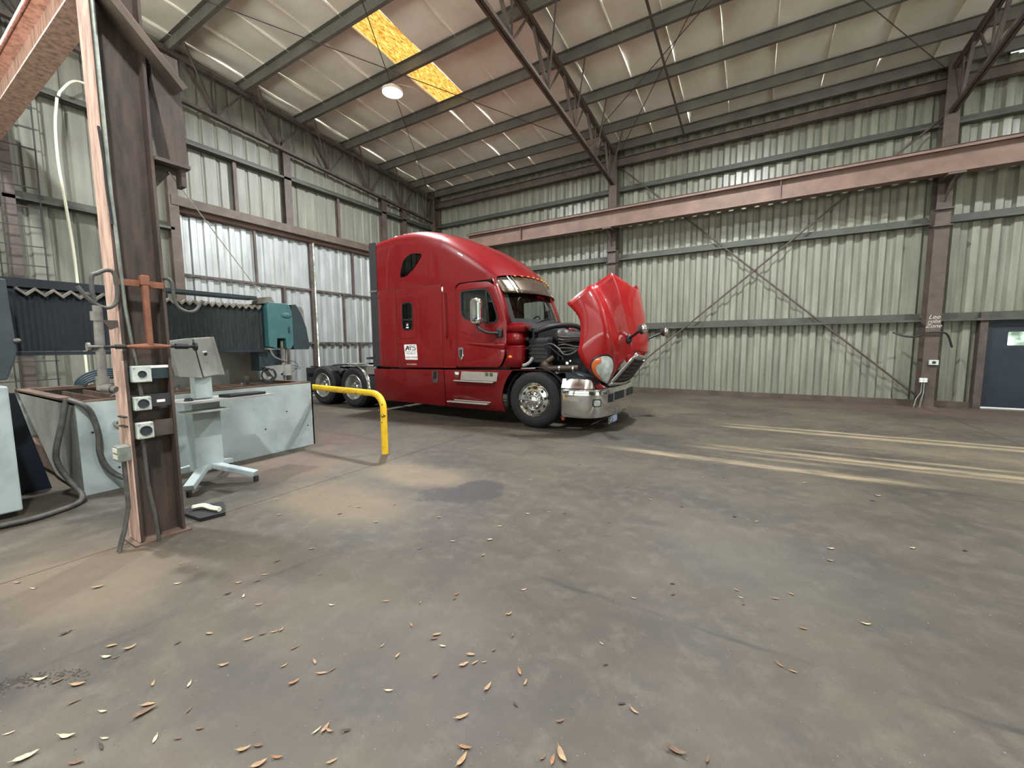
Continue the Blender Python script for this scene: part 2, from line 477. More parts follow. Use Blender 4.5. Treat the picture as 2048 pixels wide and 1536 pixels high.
def floor_material():
    m = bpy.data.materials.new('concrete')
    m.use_nodes = True
    nt = m.node_tree; N = nt.nodes; L = nt.links
    b = N['Principled BSDF']
    geo = N.new('ShaderNodeNewGeometry')
    sep = N.new('ShaderNodeSeparateXYZ'); L.new(geo.outputs['Position'], sep.inputs[0])
    def noise(scale, detail=6, rough=0.6, stretch=None):
        n = N.new('ShaderNodeTexNoise'); n.inputs['Scale'].default_value = scale; n.inputs['Detail'].default_value = detail; n.inputs['Roughness'].default_value = rough
        if stretch:
            mp = N.new('ShaderNodeMapping'); mp.inputs['Scale'].default_value = stretch
            L.new(geo.outputs['Position'], mp.inputs[0]); L.new(mp.outputs[0], n.inputs['Vector'])
        else:
            L.new(geo.outputs['Position'], n.inputs['Vector'])
        return n.outputs['Fac']
    def math_(op, a, b_=None, c=None, clamp=False):
        n = N.new('ShaderNodeMath'); n.operation = op; n.use_clamp = clamp
        for i, v in enumerate((a, b_, c)):
            if v is None: continue
            if isinstance(v, (int, float)): n.inputs[i].default_value = v
            else: L.new(v, n.inputs[i])
        return n.outputs[0]
    def ramp(v, p0, p1):
        n = N.new('ShaderNodeMapRange'); n.inputs[1].default_value = p0; n.inputs[2].default_value = p1
        n.interpolation_type = 'SMOOTHSTEP'
        L.new(v, n.inputs[0]); return n.outputs[0]
    def mix(fac, a, c):
        n = N.new('ShaderNodeMix'); n.data_type = 'RGBA'
        if isinstance(fac, (int, float)): n.inputs[0].default_value = fac
        else: L.new(fac, n.inputs[0])
        for idx, v in ((6, a), (7, c)):
            if isinstance(v, tuple): n.inputs[idx].default_value = v
            else: L.new(v, n.inputs[idx])
        return n.outputs[2]
    X, Y = sep.outputs['X'], sep.outputs['Y']
    base = mix(ramp(noise(0.55), 0.32, 0.66), lin((52, 46, 38)), lin((77, 69, 55)))
    base = mix(math_('MULTIPLY', ramp(noise(1.7, 7, 0.65), 0.47, 0.68), 0.6), base, lin((46, 42, 38)))
    base = mix(math_('MULTIPLY', ramp(noise(7.0, 8, 0.7), 0.45, 0.72), 0.45), base, lin((96, 89, 77)))
    base = mix(math_('MULTIPLY', ramp(noise(0.9, 4, 0.5, (1, 1.6, 1)), 0.56, 0.74), 0.45), base, lin((84, 71, 59)))
    base = mix(math_('MULTIPLY', ramp(noise(55, 3, 0.6), 0.58, 0.72), 0.45), base, lin((44, 41, 37)))
    wob = math_('MULTIPLY_ADD', noise(1.3, 4, 0.6), 0.30, -0.15)
    # pale tan broken streaks running along the bay
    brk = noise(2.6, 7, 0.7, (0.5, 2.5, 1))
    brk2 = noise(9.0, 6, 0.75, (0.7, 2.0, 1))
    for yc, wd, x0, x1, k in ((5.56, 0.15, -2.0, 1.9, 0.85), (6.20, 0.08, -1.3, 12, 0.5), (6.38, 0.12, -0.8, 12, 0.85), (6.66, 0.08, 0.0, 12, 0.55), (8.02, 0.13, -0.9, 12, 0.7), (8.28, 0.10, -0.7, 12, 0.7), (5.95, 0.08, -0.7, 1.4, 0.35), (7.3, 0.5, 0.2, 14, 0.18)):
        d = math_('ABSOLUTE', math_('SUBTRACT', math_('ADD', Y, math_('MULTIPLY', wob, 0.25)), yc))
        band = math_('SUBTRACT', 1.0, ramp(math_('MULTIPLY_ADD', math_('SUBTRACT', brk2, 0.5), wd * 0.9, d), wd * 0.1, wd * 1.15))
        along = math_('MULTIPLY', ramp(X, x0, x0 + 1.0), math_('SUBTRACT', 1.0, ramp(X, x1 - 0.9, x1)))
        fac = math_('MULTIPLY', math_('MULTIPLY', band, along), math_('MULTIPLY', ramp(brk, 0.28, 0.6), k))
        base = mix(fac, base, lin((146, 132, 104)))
    wobf = math_('MULTIPLY_ADD', noise(5.5, 5, 0.65), 0.55, -0.275)
    # pale sand patch
    def blob(cx, cy, rx, ry, k, col, w=1.0, soft=0.45, wob=wob):
        nonlocal base
        dx = math_('DIVIDE', math_('SUBTRACT', math_('ADD', X, math_('MULTIPLY', wob, w)), cx), rx)
        dy = math_('DIVIDE', math_('SUBTRACT', math_('ADD', Y, math_('MULTIPLY', wob, w)), cy), ry)
        d = math_('SQRT', math_('ADD', math_('MULTIPLY', dx, dx), math_('MULTIPLY', dy, dy)))
        base = mix(math_('MULTIPLY', math_('SUBTRACT', 1.0, ramp(d, soft, 1.1)), k), base, lin(col))
    blob(-3.2, 3.3, 0.75, 0.40, 0.28, (136, 117, 88))
    blob(-3.3, 2.35, 1.0, 0.5, 0.35, (122, 104, 80))
    blob(-2.33, 3.20, 0.26, 0.36, 0.85, (36, 33, 31), 1.0, 0.85, wobf)
    blob(-2.55, 2.95, 0.24, 0.20, 0.85, (36, 33, 31), 1.0, 0.8, wobf)
    blob(-2.78, 0.22, 0.30, 0.10, 0.7, (34, 31, 30), 0.6, 0.3)
    blob(-1.75, 0.75, 0.6, 0.25, 0.4, (52, 47, 46))
    blob(-0.4, 0.55, 0.6, 0.25, 0.4, (54, 50, 48))
    blob(-1.9, 6.3, 1.4, 0.8, 0.45, (50, 47, 44))
    blob(-6.0, 3.9, 1.6, 0.7, 0.35, (98, 71, 58))
    blob(-4.8, 2.8, 0.8, 0.7, 0.35, (102, 78, 63))
    blob(0.2, 3.0, 0.9, 0.6, 0.35, (58, 56, 52))
    blob(-1.3, 1.2, 0.8, 0.4, 0.35, (62, 58, 56))
    blob(4.0, 12.0, 5.0, 0.9, 0.45, (90, 68, 60))
    blob(-3.6, 0.7, 0.9, 0.5, 0.35, (114, 96, 77))
    # dark crack and dirt-filled joint
    d = math_('ABSOLUTE', math_('SUBTRACT', math_('ADD', Y, math_('MULTIPLY', math_('SUBTRACT', noise(3.0, 5, 0.6), 0.5), 0.10)), 2.155))
    crack = math_('MULTIPLY', math_('SUBTRACT', 1.0, ramp(d, 0.004, 0.022)), math_('MULTIPLY', ramp(noise(1.1, 3), 0.40, 0.56), ramp(X, -1.3, -0.8)))
    base = mix(math_('MULTIPLY', crack, 0.85), base, lin((40, 36, 33)))
    d = math_('ABSOLUTE', math_('SUBTRACT', math_('ADD', X, math_('MULTIPLY', wob, 0.12)), math_('MULTIPLY_ADD', Y, 0.17, -2.80)))
    crack = math_('MULTIPLY', math_('SUBTRACT', 1.0, ramp(d, 0.006, 0.035)), math_('MULTIPLY', ramp(noise(1.6, 3), 0.38, 0.6), math_('SUBTRACT', 1.0, ramp(Y, 1.4, 2.2))))
    base = mix(math_('MULTIPLY', crack, 0.6), base, lin((48, 44, 40)))
    L.new(base, b.inputs['Base Color'])
    r = N.new('ShaderNodeMapRange'); r.inputs[3].default_value = 0.42; r.inputs[4].default_value = 0.78
    L.new(noise(1.4, 5), r.inputs[0]); L.new(r.outputs[0], b.inputs['Roughness'])
    bp = N.new('ShaderNodeBump'); bp.inputs['Strength'].default_value = 0.25; bp.inputs['Distance'].default_value = 0.01
    L.new(noise(30, 6, 0.7), bp.inputs['Height']); L.new(bp.outputs[0], b.inputs['Normal'])
    MATS['concrete'] = m
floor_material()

# ------------------------------------------------------------------ the hall
XL, XR, YB, YN = -11.28, 17.8, 12.9, -9.0      # left wall, right end, back wall, open near side
SL = 0.072
def roofz(y): return 7.47 + SL * (12.6 - y)

ground = mk('ground', G().add([(-60, -60, -0.06), (60, -60, -0.06), (60, 60, -0.06), (-60, 60, -0.06)], [(0, 1, 2, 3)]), M['gravel'])
tag(ground, 'pale gravel yard around the metal shed', 'ground', kind='structure')

floor = mk('floor', G().box(XL - 0.2, XR, YN, YB + 0.1, -0.055, -0.012), M['rust_brown'])
tag(floor, 'worn stained concrete floor of the shed', 'floor', kind='structure')
xs = [XL - 0.2, -3.95, 3.32, 10.6, XR]
ys = [YN, 5.45, YB + 0.1]
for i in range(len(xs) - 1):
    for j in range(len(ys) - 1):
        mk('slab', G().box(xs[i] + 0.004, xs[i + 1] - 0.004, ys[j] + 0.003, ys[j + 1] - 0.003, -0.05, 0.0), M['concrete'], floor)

PURL = [12.5, 11.5, 10.06, 8.60, 7.14, 5.68, 4.22, 2.76, 1.30, -0.16, -1.62, -3.08, -4.54, -6.0, -7.46, -8.95]
# --- ceiling
ceil = mk('ceiling', G().box(XL - 0.1, XR, YB - 0.02, YB + 0.06, 7.40, 7.52), M['purlin_grey'])
tag(ceil, 'white insulation blanket ceiling over rows of steel purlins', 'ceiling', kind='structure')
edges = [XL - 0.1, -10.85, -9.95, -9.05, -8.15, -7.25, -6.5]
while edges[-1] < XR - 1.3:
    edges.append(round(edges[-1] + 0.95, 3))
edges[-1] = XR
yy = [YB] + PURL
for k in range(len(edges) - 1):
    x0, x1 = edges[k], edges[k + 1]
    g = G()
    ph = random.random() * 6
    for j in range(len(yy) - 1):
        if k == 5 and j in (4, 5):
            continue                     # cut out for the roof lights
        rows = []
        nb = 6
        for a in range(nb + 1):
            y = yy[j] + (yy[j + 1] - yy[j]) * a / nb
            s = math.sin(PI * a / nb)
            row = []
            for b in range(7):
                u = b / 6
                sag = 0.05 * s * math.sin(PI * u) + 0.014 * math.sin(9 * u + ph + 3 * y) * s
                row.append((x0 + (x1 - x0) * u + 0.015 * math.sin(2.3 * y + ph) * (0.0 if b in (0, 6) else 1), y, roofz(y) - sag))
            # facing tab folded down along the joint
            row.append((x1 - 0.004, y, roofz(y) - 0.045 - 0.03 * math.sin(3 * y + ph) * s))
            rows.append(row)
        g.grid(rows)
    mk('insulation_blanket', g, M['facing'], ceil, smooth=60)
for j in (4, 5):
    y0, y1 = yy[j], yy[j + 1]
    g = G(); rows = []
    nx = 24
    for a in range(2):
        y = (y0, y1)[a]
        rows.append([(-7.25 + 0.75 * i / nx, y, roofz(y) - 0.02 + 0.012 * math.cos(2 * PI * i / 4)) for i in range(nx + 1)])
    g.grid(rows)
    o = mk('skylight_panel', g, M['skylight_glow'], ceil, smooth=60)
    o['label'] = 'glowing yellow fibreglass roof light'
for y in PURL:
    g = G(); z1 = roofz(y) - 0.03; z0 = z1 - 0.21
    prof = [(y, z0), (y + 0.075, z0), (y + 0.075, z0 + 0.02), (y + 0.07, z0 + 0.006), (y + 0.006, z0 + 0.006), (y + 0.006, z1), (y - 0.07, z1), (y - 0.07, z1 - 0.006), (y, z1 - 0.006)]
    g.prism([(XL, a, b) for a, b in prof], (XR - XL, 0, 0))
    mk('purlin', g, M['purlin_grey'], ceil)

# --- corrugated sheets
def sheet_profile(width, period, flat, outer, depth):
    sl = (period - flat - outer) / 2
    pts = [(0.0, 0.0)]
    u = 0.0
    while u < width - 1e-6:
        for du, d in ((flat, 0.0), (sl, depth), (outer, depth), (sl, 0.0)):
            u += du
            pts.append((min(u, width), d))
    return pts
def sheet_mesh(name, width, height, material, period=0.3048, flat=0.115, outer=0.095, depth=0.075, top=None):
    pr = sheet_profile(width, period, flat, outer, depth)
    me = bpy.data.meshes.new(name)
    n = len(pr)
    vs = [(u, d, 0) for u, d in pr] + [(u, d, height if top is None else height + top * u) for u, d in pr]
    me.from_pydata(vs, [], [(i, i + 1, n + i + 1, n + i) for i in range(n - 1)])
    finish(me, material, 0)
    return me
def place(me, name, parent, loc, rotz=0.0):
    o = bpy.data.objects.new(name, me)
    COL.objects.link(o)
    o.parent = parent
    o.location = Vector(loc) - ORG[parent.name]
    o.rotation_euler = (0, 0, rotz)
    return o

# --- back wall
g = G().box(XL, 4.20, YB - 0.06, YB + 0.02, 0, 0.13).box(9.2, XR, YB - 0.06, YB + 0.02, 0, 0.13)
wb = mk('wall_back', g, M['primer_dark'])
tag(wb, 'back wall of pale green corrugated metal sheets on dark girts', 'wall', kind='structure')
PW = 0.9144
me_full = sheet_mesh('wall_sheet_full', PW, 7.36, M['wall_sheet'])
me_top = sheet_mesh('wall_sheet_over_door', PW, 7.42 - 2.0, M['wall_sheet'])
x = XL + 0.02
while x < XR:
    if x + PW > 4.30 and x < 9.2:
        place(me_top, 'wall_panel', wb, (x, YB, 1.94))
        if x < 4.30:
            n = G()
            place(sheet_mesh('wall_sheet_jamb', 4.30 - x, 2.0, M['wall_sheet']), 'wall_panel', wb, (x, YB, 0.06))
    else:
        place(me_full, 'wall_panel', wb, (x, YB, 0.06))
    x += PW
def girt(x0, x1, z, name='girt', h=0.2, y=None, mt='girt_green'):
    y = YB - 0.10 if y is None else y
    g = G()
    prof = [(y - 0.09, z), (y + 0.09, z), (y + 0.09, z + 0.006), (y - 0.084, z + 0.006), (y - 0.084, z + h * 0.25), (y - 0.09, z + h * 0.25)]
    g.prism([(x0, a, b) for a, b in prof], (x1 - x0, 0, 0))
    g.box(x0, x1, y + 0.08, y + 0.09, z, z + h)
    return mk(name, g, M[mt], wb)
for (x0, x1) in ((XL, -3.98), (-3.74, 3.28), (3.50, 10.5), (10.7, XR)):
    for z in (2.03, 4.17, 6.22):
        girt(x0 + 0.02, x1 - 0.02, z - 0.10, h=0.19)
g = G(); ibeam(g, (XL, YB - 0.28, 6.93), (XR, YB - 0.28, 6.93), 0.24, 0.14)
mk('eave_strut', g, M['primer_dark'], wb)

# --- left wall with the big sliding door opening (y 4.2 .. 10.95)
DY0, DY1, DZ = 4.20, 10.95, 4.60
g = G().box(XL - 0.02, XL + 0.06, YN, DY0, 0, 0.13).box(XL - 0.02, XL + 0.06, DY1, YB, 0, 0.13)
wl = mk('wall_left', g, M['primer_dark'])
tag(wl, 'left end wall of dull grey metal sheets above a big sheet door', 'wall', kind='structure')
def run_sheets(y0, y1, z0):
    n = max(1, int(round((y1 - y0) / PW)))
    w = (y1 - y0) / n
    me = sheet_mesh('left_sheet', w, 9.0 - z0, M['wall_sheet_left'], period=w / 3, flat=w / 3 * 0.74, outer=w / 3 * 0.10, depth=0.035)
    for i in range(n):
        place(me, 'wall_panel', wl, (XL, y0 + i * w, z0), PI / 2)   # runs along +y, ribs turned outward
run_sheets(YN, DY0, 0.06)
run_sheets(DY0, DY1, DZ)
run_sheets(DY1, YB, 0.06)
def lgirt(y0, y1, z, h=0.19, mt='girt_green'):
    g = G().box(XL + 0.02, XL + 0.20, y0, y1, z, z + 0.01).box(XL + 0.02, XL + 0.03, y0, y1, z, z + h).box(XL + 0.19, XL + 0.20, y0, y1, z, z + 0.06)
    return mk('girt', g, M[mt], wl)
lgirt(YN, YB - 0.3, 6.0)
for z in (2.0, 4.05):
    lgirt(YN, DY0 - 0.12, z)
lgirt(DY1 + 0.1, YB - 0.3, 2.0)
def lpost(y, w, z0, z1, mt='steel_dark', dx=0.16):
    g = G(); ibeam(g, (XL + 0.02 + dx / 2 + 0.02, y, z0), (XL + 0.02 + dx / 2 + 0.02, y, z1), dx, w, 0.012, 0.01, up=(1, 0, 0))
    return mk('wind_post', g, M[mt], wl)
lpost(5.42, 0.08, DZ + 0.2, 6.02, dx=0.10)
lpost(6.72, 0.20, DZ + 0.2, 7.0)
lpost(8.32, 0.08, DZ + 0.2, 6.02, dx=0.10)
lpost(10.08, 0.20, DZ + 0.2, 6.6)
lpost(DY0 - 0.10, 0.18, 0, 7.6, 'primer_dark')
lpost(DY1 + 0.08, 0.18, 0, 6.6, 'primer_dark')
lpost(1.75, 0.16, 0.1, 8.2)
lpost(-0.4, 0.16, 0.1, 8.2)
mk('door_header', G().box(XL + 0.0, XL + 0.22, DY0 - 0.15, DY1 + 0.15, DZ + 0.0, DZ + 0.20), M['primer_dark'], wl)

# --- sliding door, two leaves of galvanised sheet
d1 = thing('door_1', 'tall sliding door of bright galvanised corrugated sheets behind the truck', 'door', (XL - 0.02, 7.5, 0.03), kind='structure')
DX = XL - 0.04
mk('door_track', G().box(DX - 0.02, DX + 0.10, DY0 - 0.05, DY1, DZ - 0.10, DZ + 0.02), M['primer'], d1)
GAP0, GAP1 = 7.46, 7.54
rows_z = ((0.06, 1.55), (1.61, 3.10), (3.16, DZ - 0.09))
for (a, b) in ((DY0, GAP0), (GAP1, DY1)):
    n = max(1, int(round((b - a) / PW)))
    w = (b - a) / n
    for (z0, z1) in rows_z:
        me = sheet_mesh('door_sheet', w, z1 - z0 + 0.05, M['galvanised'], period=w / 3, flat=w / 3 * 0.42, outer=w / 3 * 0.40, depth=0.042)
        for i in range(n):
            place(me, 'door_panel', d1, (DX, a + i * w, z0 - 0.03), PI / 2)
    for z in (0.06, 1.58, 3.13, DZ - 0.10):
        mk('door_rail', G().box(DX + 0.005, DX + 0.06, a, b, z - 0.025, z + 0.025), M['steel_dark'], d1)
for y, w, z0, z1 in ((DY0 + 0.02, 0.05, 0.03, DZ), (GAP0 - 0.05, 0.10, 0.03, DZ), (5.85, 0.05, 3.13, DZ), (6.55, 0.05, 0.03, 3.13), (8.85, 0.05, 3.13, DZ), (8.45, 0.05, 1.58, 3.13), (9.0, 0.05, 0.03, 1.58), (DY1 - 0.03, 0.05, 0.03, DZ)):
    mk('door_stile', G().box(DX + 0.006, DX + 0.07, y - w / 2, y + w / 2, z0, z1), M['steel_dark'], d1)

# --- dark personnel / overhead door at the right of the back wall
d2 = thing('door_2', 'dark navy overhead door with a small bright window at the right edge', 'door', (6.7, YB, 0.06), kind='structure')
WX0, WX1, WZ0, WZ1 = 4.66, 5.42, 1.385, 1.675
for k, (z0, z1) in enumerate(((0.045, 0.665), (0.66, 1.285), (1.28, 1.905), (1.90, 1.95))):
    holes = [rrect(WX0, WX1, WZ0, WZ1, 0.02)] if k == 2 else []
    vf = fill2d([(4.22, z0), (9.25, z0), (9.25, z1), (4.22, z1)], holes, 0.04 if k % 2 else 0.05)
    mk('door_section', mapped(vf, lambda u, v, w: (u, YB + 0.0 + w, v)), M['door_navy'], d2)
mk('window_pane', mapped(fill2d([(WX0, WZ0), (WX1, WZ0), (WX1, WZ1), (WX0, WZ1)], [], 0.006), lambda u, v, w: (u, YB + w, v)), M['glass_window'], d2)
mk('door_jamb', G().box(4.20, 4.32, YB - 0.14, YB + 0.06, 0, 2.1), M['steel_dark'], d2)

# --- right end wall, mostly a big open doorway (out of frame)
g = G().box(XR - 0.05, XR + 0.02, YN, 1.0, 0, 8.6).box(XR - 0.05, XR + 0.02, 9.5, YB, 0, 7.8).box(XR - 0.05, XR + 0.02, 1.0, 9.5, 6.2, 8.4)
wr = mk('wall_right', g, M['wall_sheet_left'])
tag(wr, 'far right end wall around an open doorway', 'wall', kind='structure')

# --- near side behind the camera: sheeted above, open below
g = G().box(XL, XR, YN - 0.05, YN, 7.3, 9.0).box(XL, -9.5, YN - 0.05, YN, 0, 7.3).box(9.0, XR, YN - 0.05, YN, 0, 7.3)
wn = mk('wall_front', g, M['wall_sheet_left'])
tag(wn, 'front wall behind the camera with a wide open bay', 'wall', kind='structure')

# --- steel columns
def wcolumn(name, label, x, yc, h, dep, wid, z1, mt, group=None):
    t = thing(name, label, 'column', (x, yc, 0), group)
    g = G(); ibeam(g, (x, yc, 0.02), (x, yc, z1), dep, wid, 0.02, 0.014, up=(0, 1, 0))
    mk('shaft', g, M[mt], t)
    mk('base_plate', G().box(x - wid / 2 - 0.05, x + wid / 2 + 0.05, yc - dep / 2 - 0.05, yc + dep / 2 + 0.05, 0.0, 0.025), M['rust_brown'], t)
    return t
c_corner = wcolumn('steel_column', 'brown steel column in the far corner behind the truck', -11.05, 12.66, 0, 0.36, 0.24, 7.45, 'primer_dark')
c_mid = wcolumn('steel_column', 'brown steel wall column behind the raised hood', -3.86, 12.66, 0, 0.36, 0.24, 7.45, 'primer_dark')
c_right = wcolumn('steel_column', 'brown steel wall column with white writing near the dark door', 3.39, 12.66, 0, 0.36, 0.24, 7.45, 'primer_dark')
for cx, t in ((-3.86, c_mid), (3.39, c_right), (-11.05, c_corner)):
    # bracket under the crane runway
    g = G().box(cx - 0.13, cx + 0.13, 11.92, 12.48, 4.86, 4.895)
    g.prism([(cx - 0.008, 12.48, 4.86), (cx - 0.008, 11.96, 4.86), (cx - 0.008, 12.48, 4.45)], (0.016, 0, 0))
    mk('bracket', g, M['primer_dark'], t)
    for zz in (4.30, 3.95):
        mk('stiffener', G().box(cx - 0.15, cx + 0.15, 12.40, 12.50, zz, zz + 0.03), M['steel_dark'], t)
# writing on the right column
for body, z, s in (('Lee', 2.02, 0.13), ('robs', 1.925, 0.11), ('Zone', 1.825, 0.12)):
    vf = text2d(body, s, 0.002, shear=0.35)
    mk('chalk_writing', mapped(vf, lambda u, v, w, z=z: (3.39 + u, 12.478 + w, z + v), False), M['chalk'], c_right)
# outlet boxes and conduits on it
def outlet(name, label, cx, cz, w, h, quad):
    t = thing(name, label, 'outlet', (cx, 12.46, cz - h / 2))
    mk('box', G().box(cx - w / 2, cx + w / 2, 12.43, 12.477, cz - h / 2, cz + h / 2), M['outlet_plate'], t, bevel=0.004)
    if quad:
        for sx in (-1, 1):
            for sz in (-1, 1):
                mk('socket', G().box(cx + sx * w * 0.24 - w * 0.16, cx + sx * w * 0.24 + w * 0.16, 12.424, 12.432, cz + sz * h * 0.24 - h * 0.17, cz + sz * h * 0.24 + h * 0.17), M['white_plastic'], t)
    else:
        mk('socket', G().cyl((cx, 12.422, cz), (cx, 12.431, cz), h * 0.30, 14), M['outlet_dark'], t)
    return t
outlet('outlet_box', 'small white outlet frame with a dark socket on the right wall column', 3.44, 1.02, 0.15, 0.11, False)
outlet('outlet_box', 'four-way white outlet low on the right wall column', 3.30, 0.62, 0.13, 0.10, True)
for dx in (-0.02, 0.02):
    o = mk('conduit', G().tube([(3.30 + dx, 12.45, 0.57), (3.30 + dx, 12.45, 0.35), (3.28 + dx * 2.2 - 0.03, 12.43, 0.2), (3.27 + dx * 2.5 - 0.05, 12.42, 0.0)], 0.011, 6), M['conduit'], smooth=40)
    tag(o, ('left' if dx < 0 else 'right') + ' one of two thin grey conduits below the four-way outlet', 'conduit', 'conduits on the right wall column')
o = mk('hose', G().tube(crom([(2.75, 12.55, 1.70), (2.95, 12.42, 1.60), (3.15, 12.42, 1.60), (3.28, 12.42, 1.67), (3.5, 12.42, 1.68), (3.62, 12.45, 1.62), (3.72, 12.5, 1.35)], 5), 0.02, 8), M['black_plastic'], smooth=40)
tag(o, 'black hose slung across the right wall column', 'hose')

# --- crane runways
def runway(name, label, y, x0, x1, mt):
    t = thing(name, label, 'crane beam', (x0, y, 4.90))
    g = G(); ibeam(g, (x0, y, 5.165), (x1, y, 5.165), 0.49, 0.24, 0.02, 0.014)
    mk('girder', g, M[mt], t)
    g = G().box(x0, x1, y - 0.17, y + 0.17, 5.412, 5.424).box(x0, x1, y - 0.17, y - 0.158, 5.36, 5.424).box(x0, x1, y + 0.158, y + 0.17, 5.36, 5.424)
    mk('cap_channel', g, M[mt], t)
    g = G().box(x0, x1, y - 0.03, y + 0.03, 5.424, 5.48)
    mk('rail', g, M['steel_dark'], t)
    return t
rb = runway('crane_runway_beam', 'long brown crane runway beam along the back wall', 12.10, -9.0, XR - 0.3, 'primer')
for xx in (0.4, 7.6, -6.8):
    mk('splice_plate', G().box(xx - 0.008, xx + 0.008, 11.985, 12.215, 4.945, 5.385), M['primer'], rb)
rn = runway('crane_runway_beam', 'crane runway beam in daylit salmon tone overhead at the upper left corner', 1.60, XL + 0.4, XR - 0.3, 'salmon_lit')  # near beam coloured as lit by daylight

# --- roof trusses
def truss(label, x, y0, y1, mt='steel_dark'):
    t = thing('roof_truss', label, 'truss', (x, y1, 6.3), 'open web roof trusses')
    tc = lambda y: roofz(y) - 0.30
    bc = lambda y: tc(y) - 0.88
    g = G()
    for s in (-1, 1):
        g.bar((x + s * 0.035, y0, tc(y0)), (x + s * 0.035, y1, tc(y1)), 0.05, 0.09)
    mk('top_chord', g, M[mt], t)
    g = G()
    for s in (-1, 1):
        g.bar((x + s * 0.035, y0, bc(y0)), (x + s * 0.035, y1, bc(y1)), 0.05, 0.07)
    mk('bottom_chord', g, M[mt], t)
    for k in range(len(PURL) - 1):
        ya, yb = PURL[k], PURL[k + 1]
        if yb < -1.0: break
        ym = (ya + yb) / 2 + 0.12
        mk('web', G().bar((x, ya, tc(ya)), (x, ym, bc(ym)), 0.035, 0.035), M[mt], t)
        mk('web', G().bar((x, yb + 0.2, tc(yb + 0.2)), (x, ym, bc(ym)), 0.06, 0.05), M[mt], t)
        mk('web', G().bar((x, ym, bc(ym)), (x, ym, tc(ym)), 0.03, 0.03), M[mt], t)
        mk('fly_brace', G().bar((x, ym, bc(ym)), (x + 0.55, yb + 0.05, roofz(yb) - 0.22), 0.03, 0.03), M[mt], t)
    return t
truss('dark open web roof truss along the left end wall', -11.05, YN, 12.6)
truss('brown open web roof truss crossing the middle of the ceiling', -3.86, YN, 12.6, 'primer_dark')
truss('dark open web roof truss at the upper right corner', 3.39, YN, 12.6)
truss('open web roof truss beyond the right edge', 10.64, YN, 12.6)

# --- bracing rods
def rod(name, label, p0, p1, r, mt, cat, group=None):
    o = mk(name, G().cyl(p0, p1, r, 8), M[mt], smooth=40)
    return tag(o, label, cat, group)
rod('cross_brace', 'diagonal brace rod falling to the right across the back wall', (-3.74, 12.74, 6.86), (3.30, 12.74, 0.22), 0.022, 'steel_dark', 'brace', 'brace rods')
rod('cross_brace', 'diagonal brace rod rising to the right across the back wall', (-3.74, 12.70, 0.22), (3.30, 12.70, 6.30), 0.022, 'steel_dark', 'brace', 'brace rods')
for (a, b, lb) in (((-3.7, 11.0), (3.3, 4.6), 'thin roof brace rod from the middle truss towards the right'), ((-3.7, 12.6), (3.3, 1.0), 'thin roof brace rod from the rear corner of the middle bay'), ((3.3, 12.6), (-3.7, 2.0), 'thin roof brace rod from the right column across the middle bay'),
                   ((-10.9, 12.2), (-4.0, 1.9), 'thin roof brace rod from the far corner across the left bay'), ((-4.0, 12.4), (-10.9, 0.7), 'thin roof brace rod from the middle truss across the left bay')):
    rod('roof_rod', lb, (a[0], a[1], roofz(a[1]) - 0.27), (b[0], b[1], roofz(b[1]) - 0.27), 0.009, 'steel_dark', 'brace', 'roof brace rods')
rod('roof_pipe', 'dark pipe hung under the purlins in the middle bay', (-1.88, 0.5, roofz(0.5) - 0.32), (-1.88, 12.55, roofz(12.55) - 0.30), 0.025, 'steel_dark', 'pipe')

# --- high bay lamps
def highbay(label, x, y, z):
    t = thing('high_bay_lamp', label, 'lamp', (x, y, z), 'round ceiling lamps')
    mk('housing', G().lathe([(0.0, 0.16), (0.09, 0.16), (0.11, 0.06), (0.24, 0.05), (0.25, 0.0), (0.225, 0.0), (0.225, 0.012), (0.0, 0.012)], (x, y, z), (0, 0, 1), 28), M['white_plastic'], t, smooth=40)
    mk('lens', G().lathe([(0.0, 0.004), (0.222, 0.004)], (x, y, z), (0, 0, 1), 28), M['lamp_glow'], t)
    mk('hanger', G().cyl((x, y, z + 0.16), (x, y, roofz(y) - 0.24), 0.006, 6), M['wire'], t)
    mk('cord', G().tube([(x + 0.02, y, z + 0.15), (x + 0.12, y + 0.15, z + 0.22), (x + 0.2, y + 0.5, z + 0.3), (x + 0.24, y + 0.8, roofz(y + 0.8) - 0.25)], 0.007, 6), M['hose_white'], t)
    li = bpy.data.lights.new('lamp_light', 'AREA'); li.shape = 'DISK'; li.size = 0.42; li.energy = LAMP_W; li.color = (0.94, 0.97, 1.0)
    lo = bpy.data.objects.new('lamp_light', li); COL.objects.link(lo); lo.parent = t; lo.location = (0, 0, -0.012)
    return t
highbay('round glowing high bay lamp hanging over the truck', -7.40, 7.10, 7.28)
highbay('round high bay lamp above the top edge, middle bay', -0.55, 8.0, 7.35)
highbay('added unseen high bay fill lamp beyond the right edge', 6.9, 7.1, 7.30)  # this and the two below: unseen lamps added for fill light
highbay('added unseen high bay fill lamp behind the camera, left bay', -7.4, 0.2, 7.75)
highbay('added unseen high bay fill lamp behind the camera, middle bay', -0.4, -0.6, 7.80)

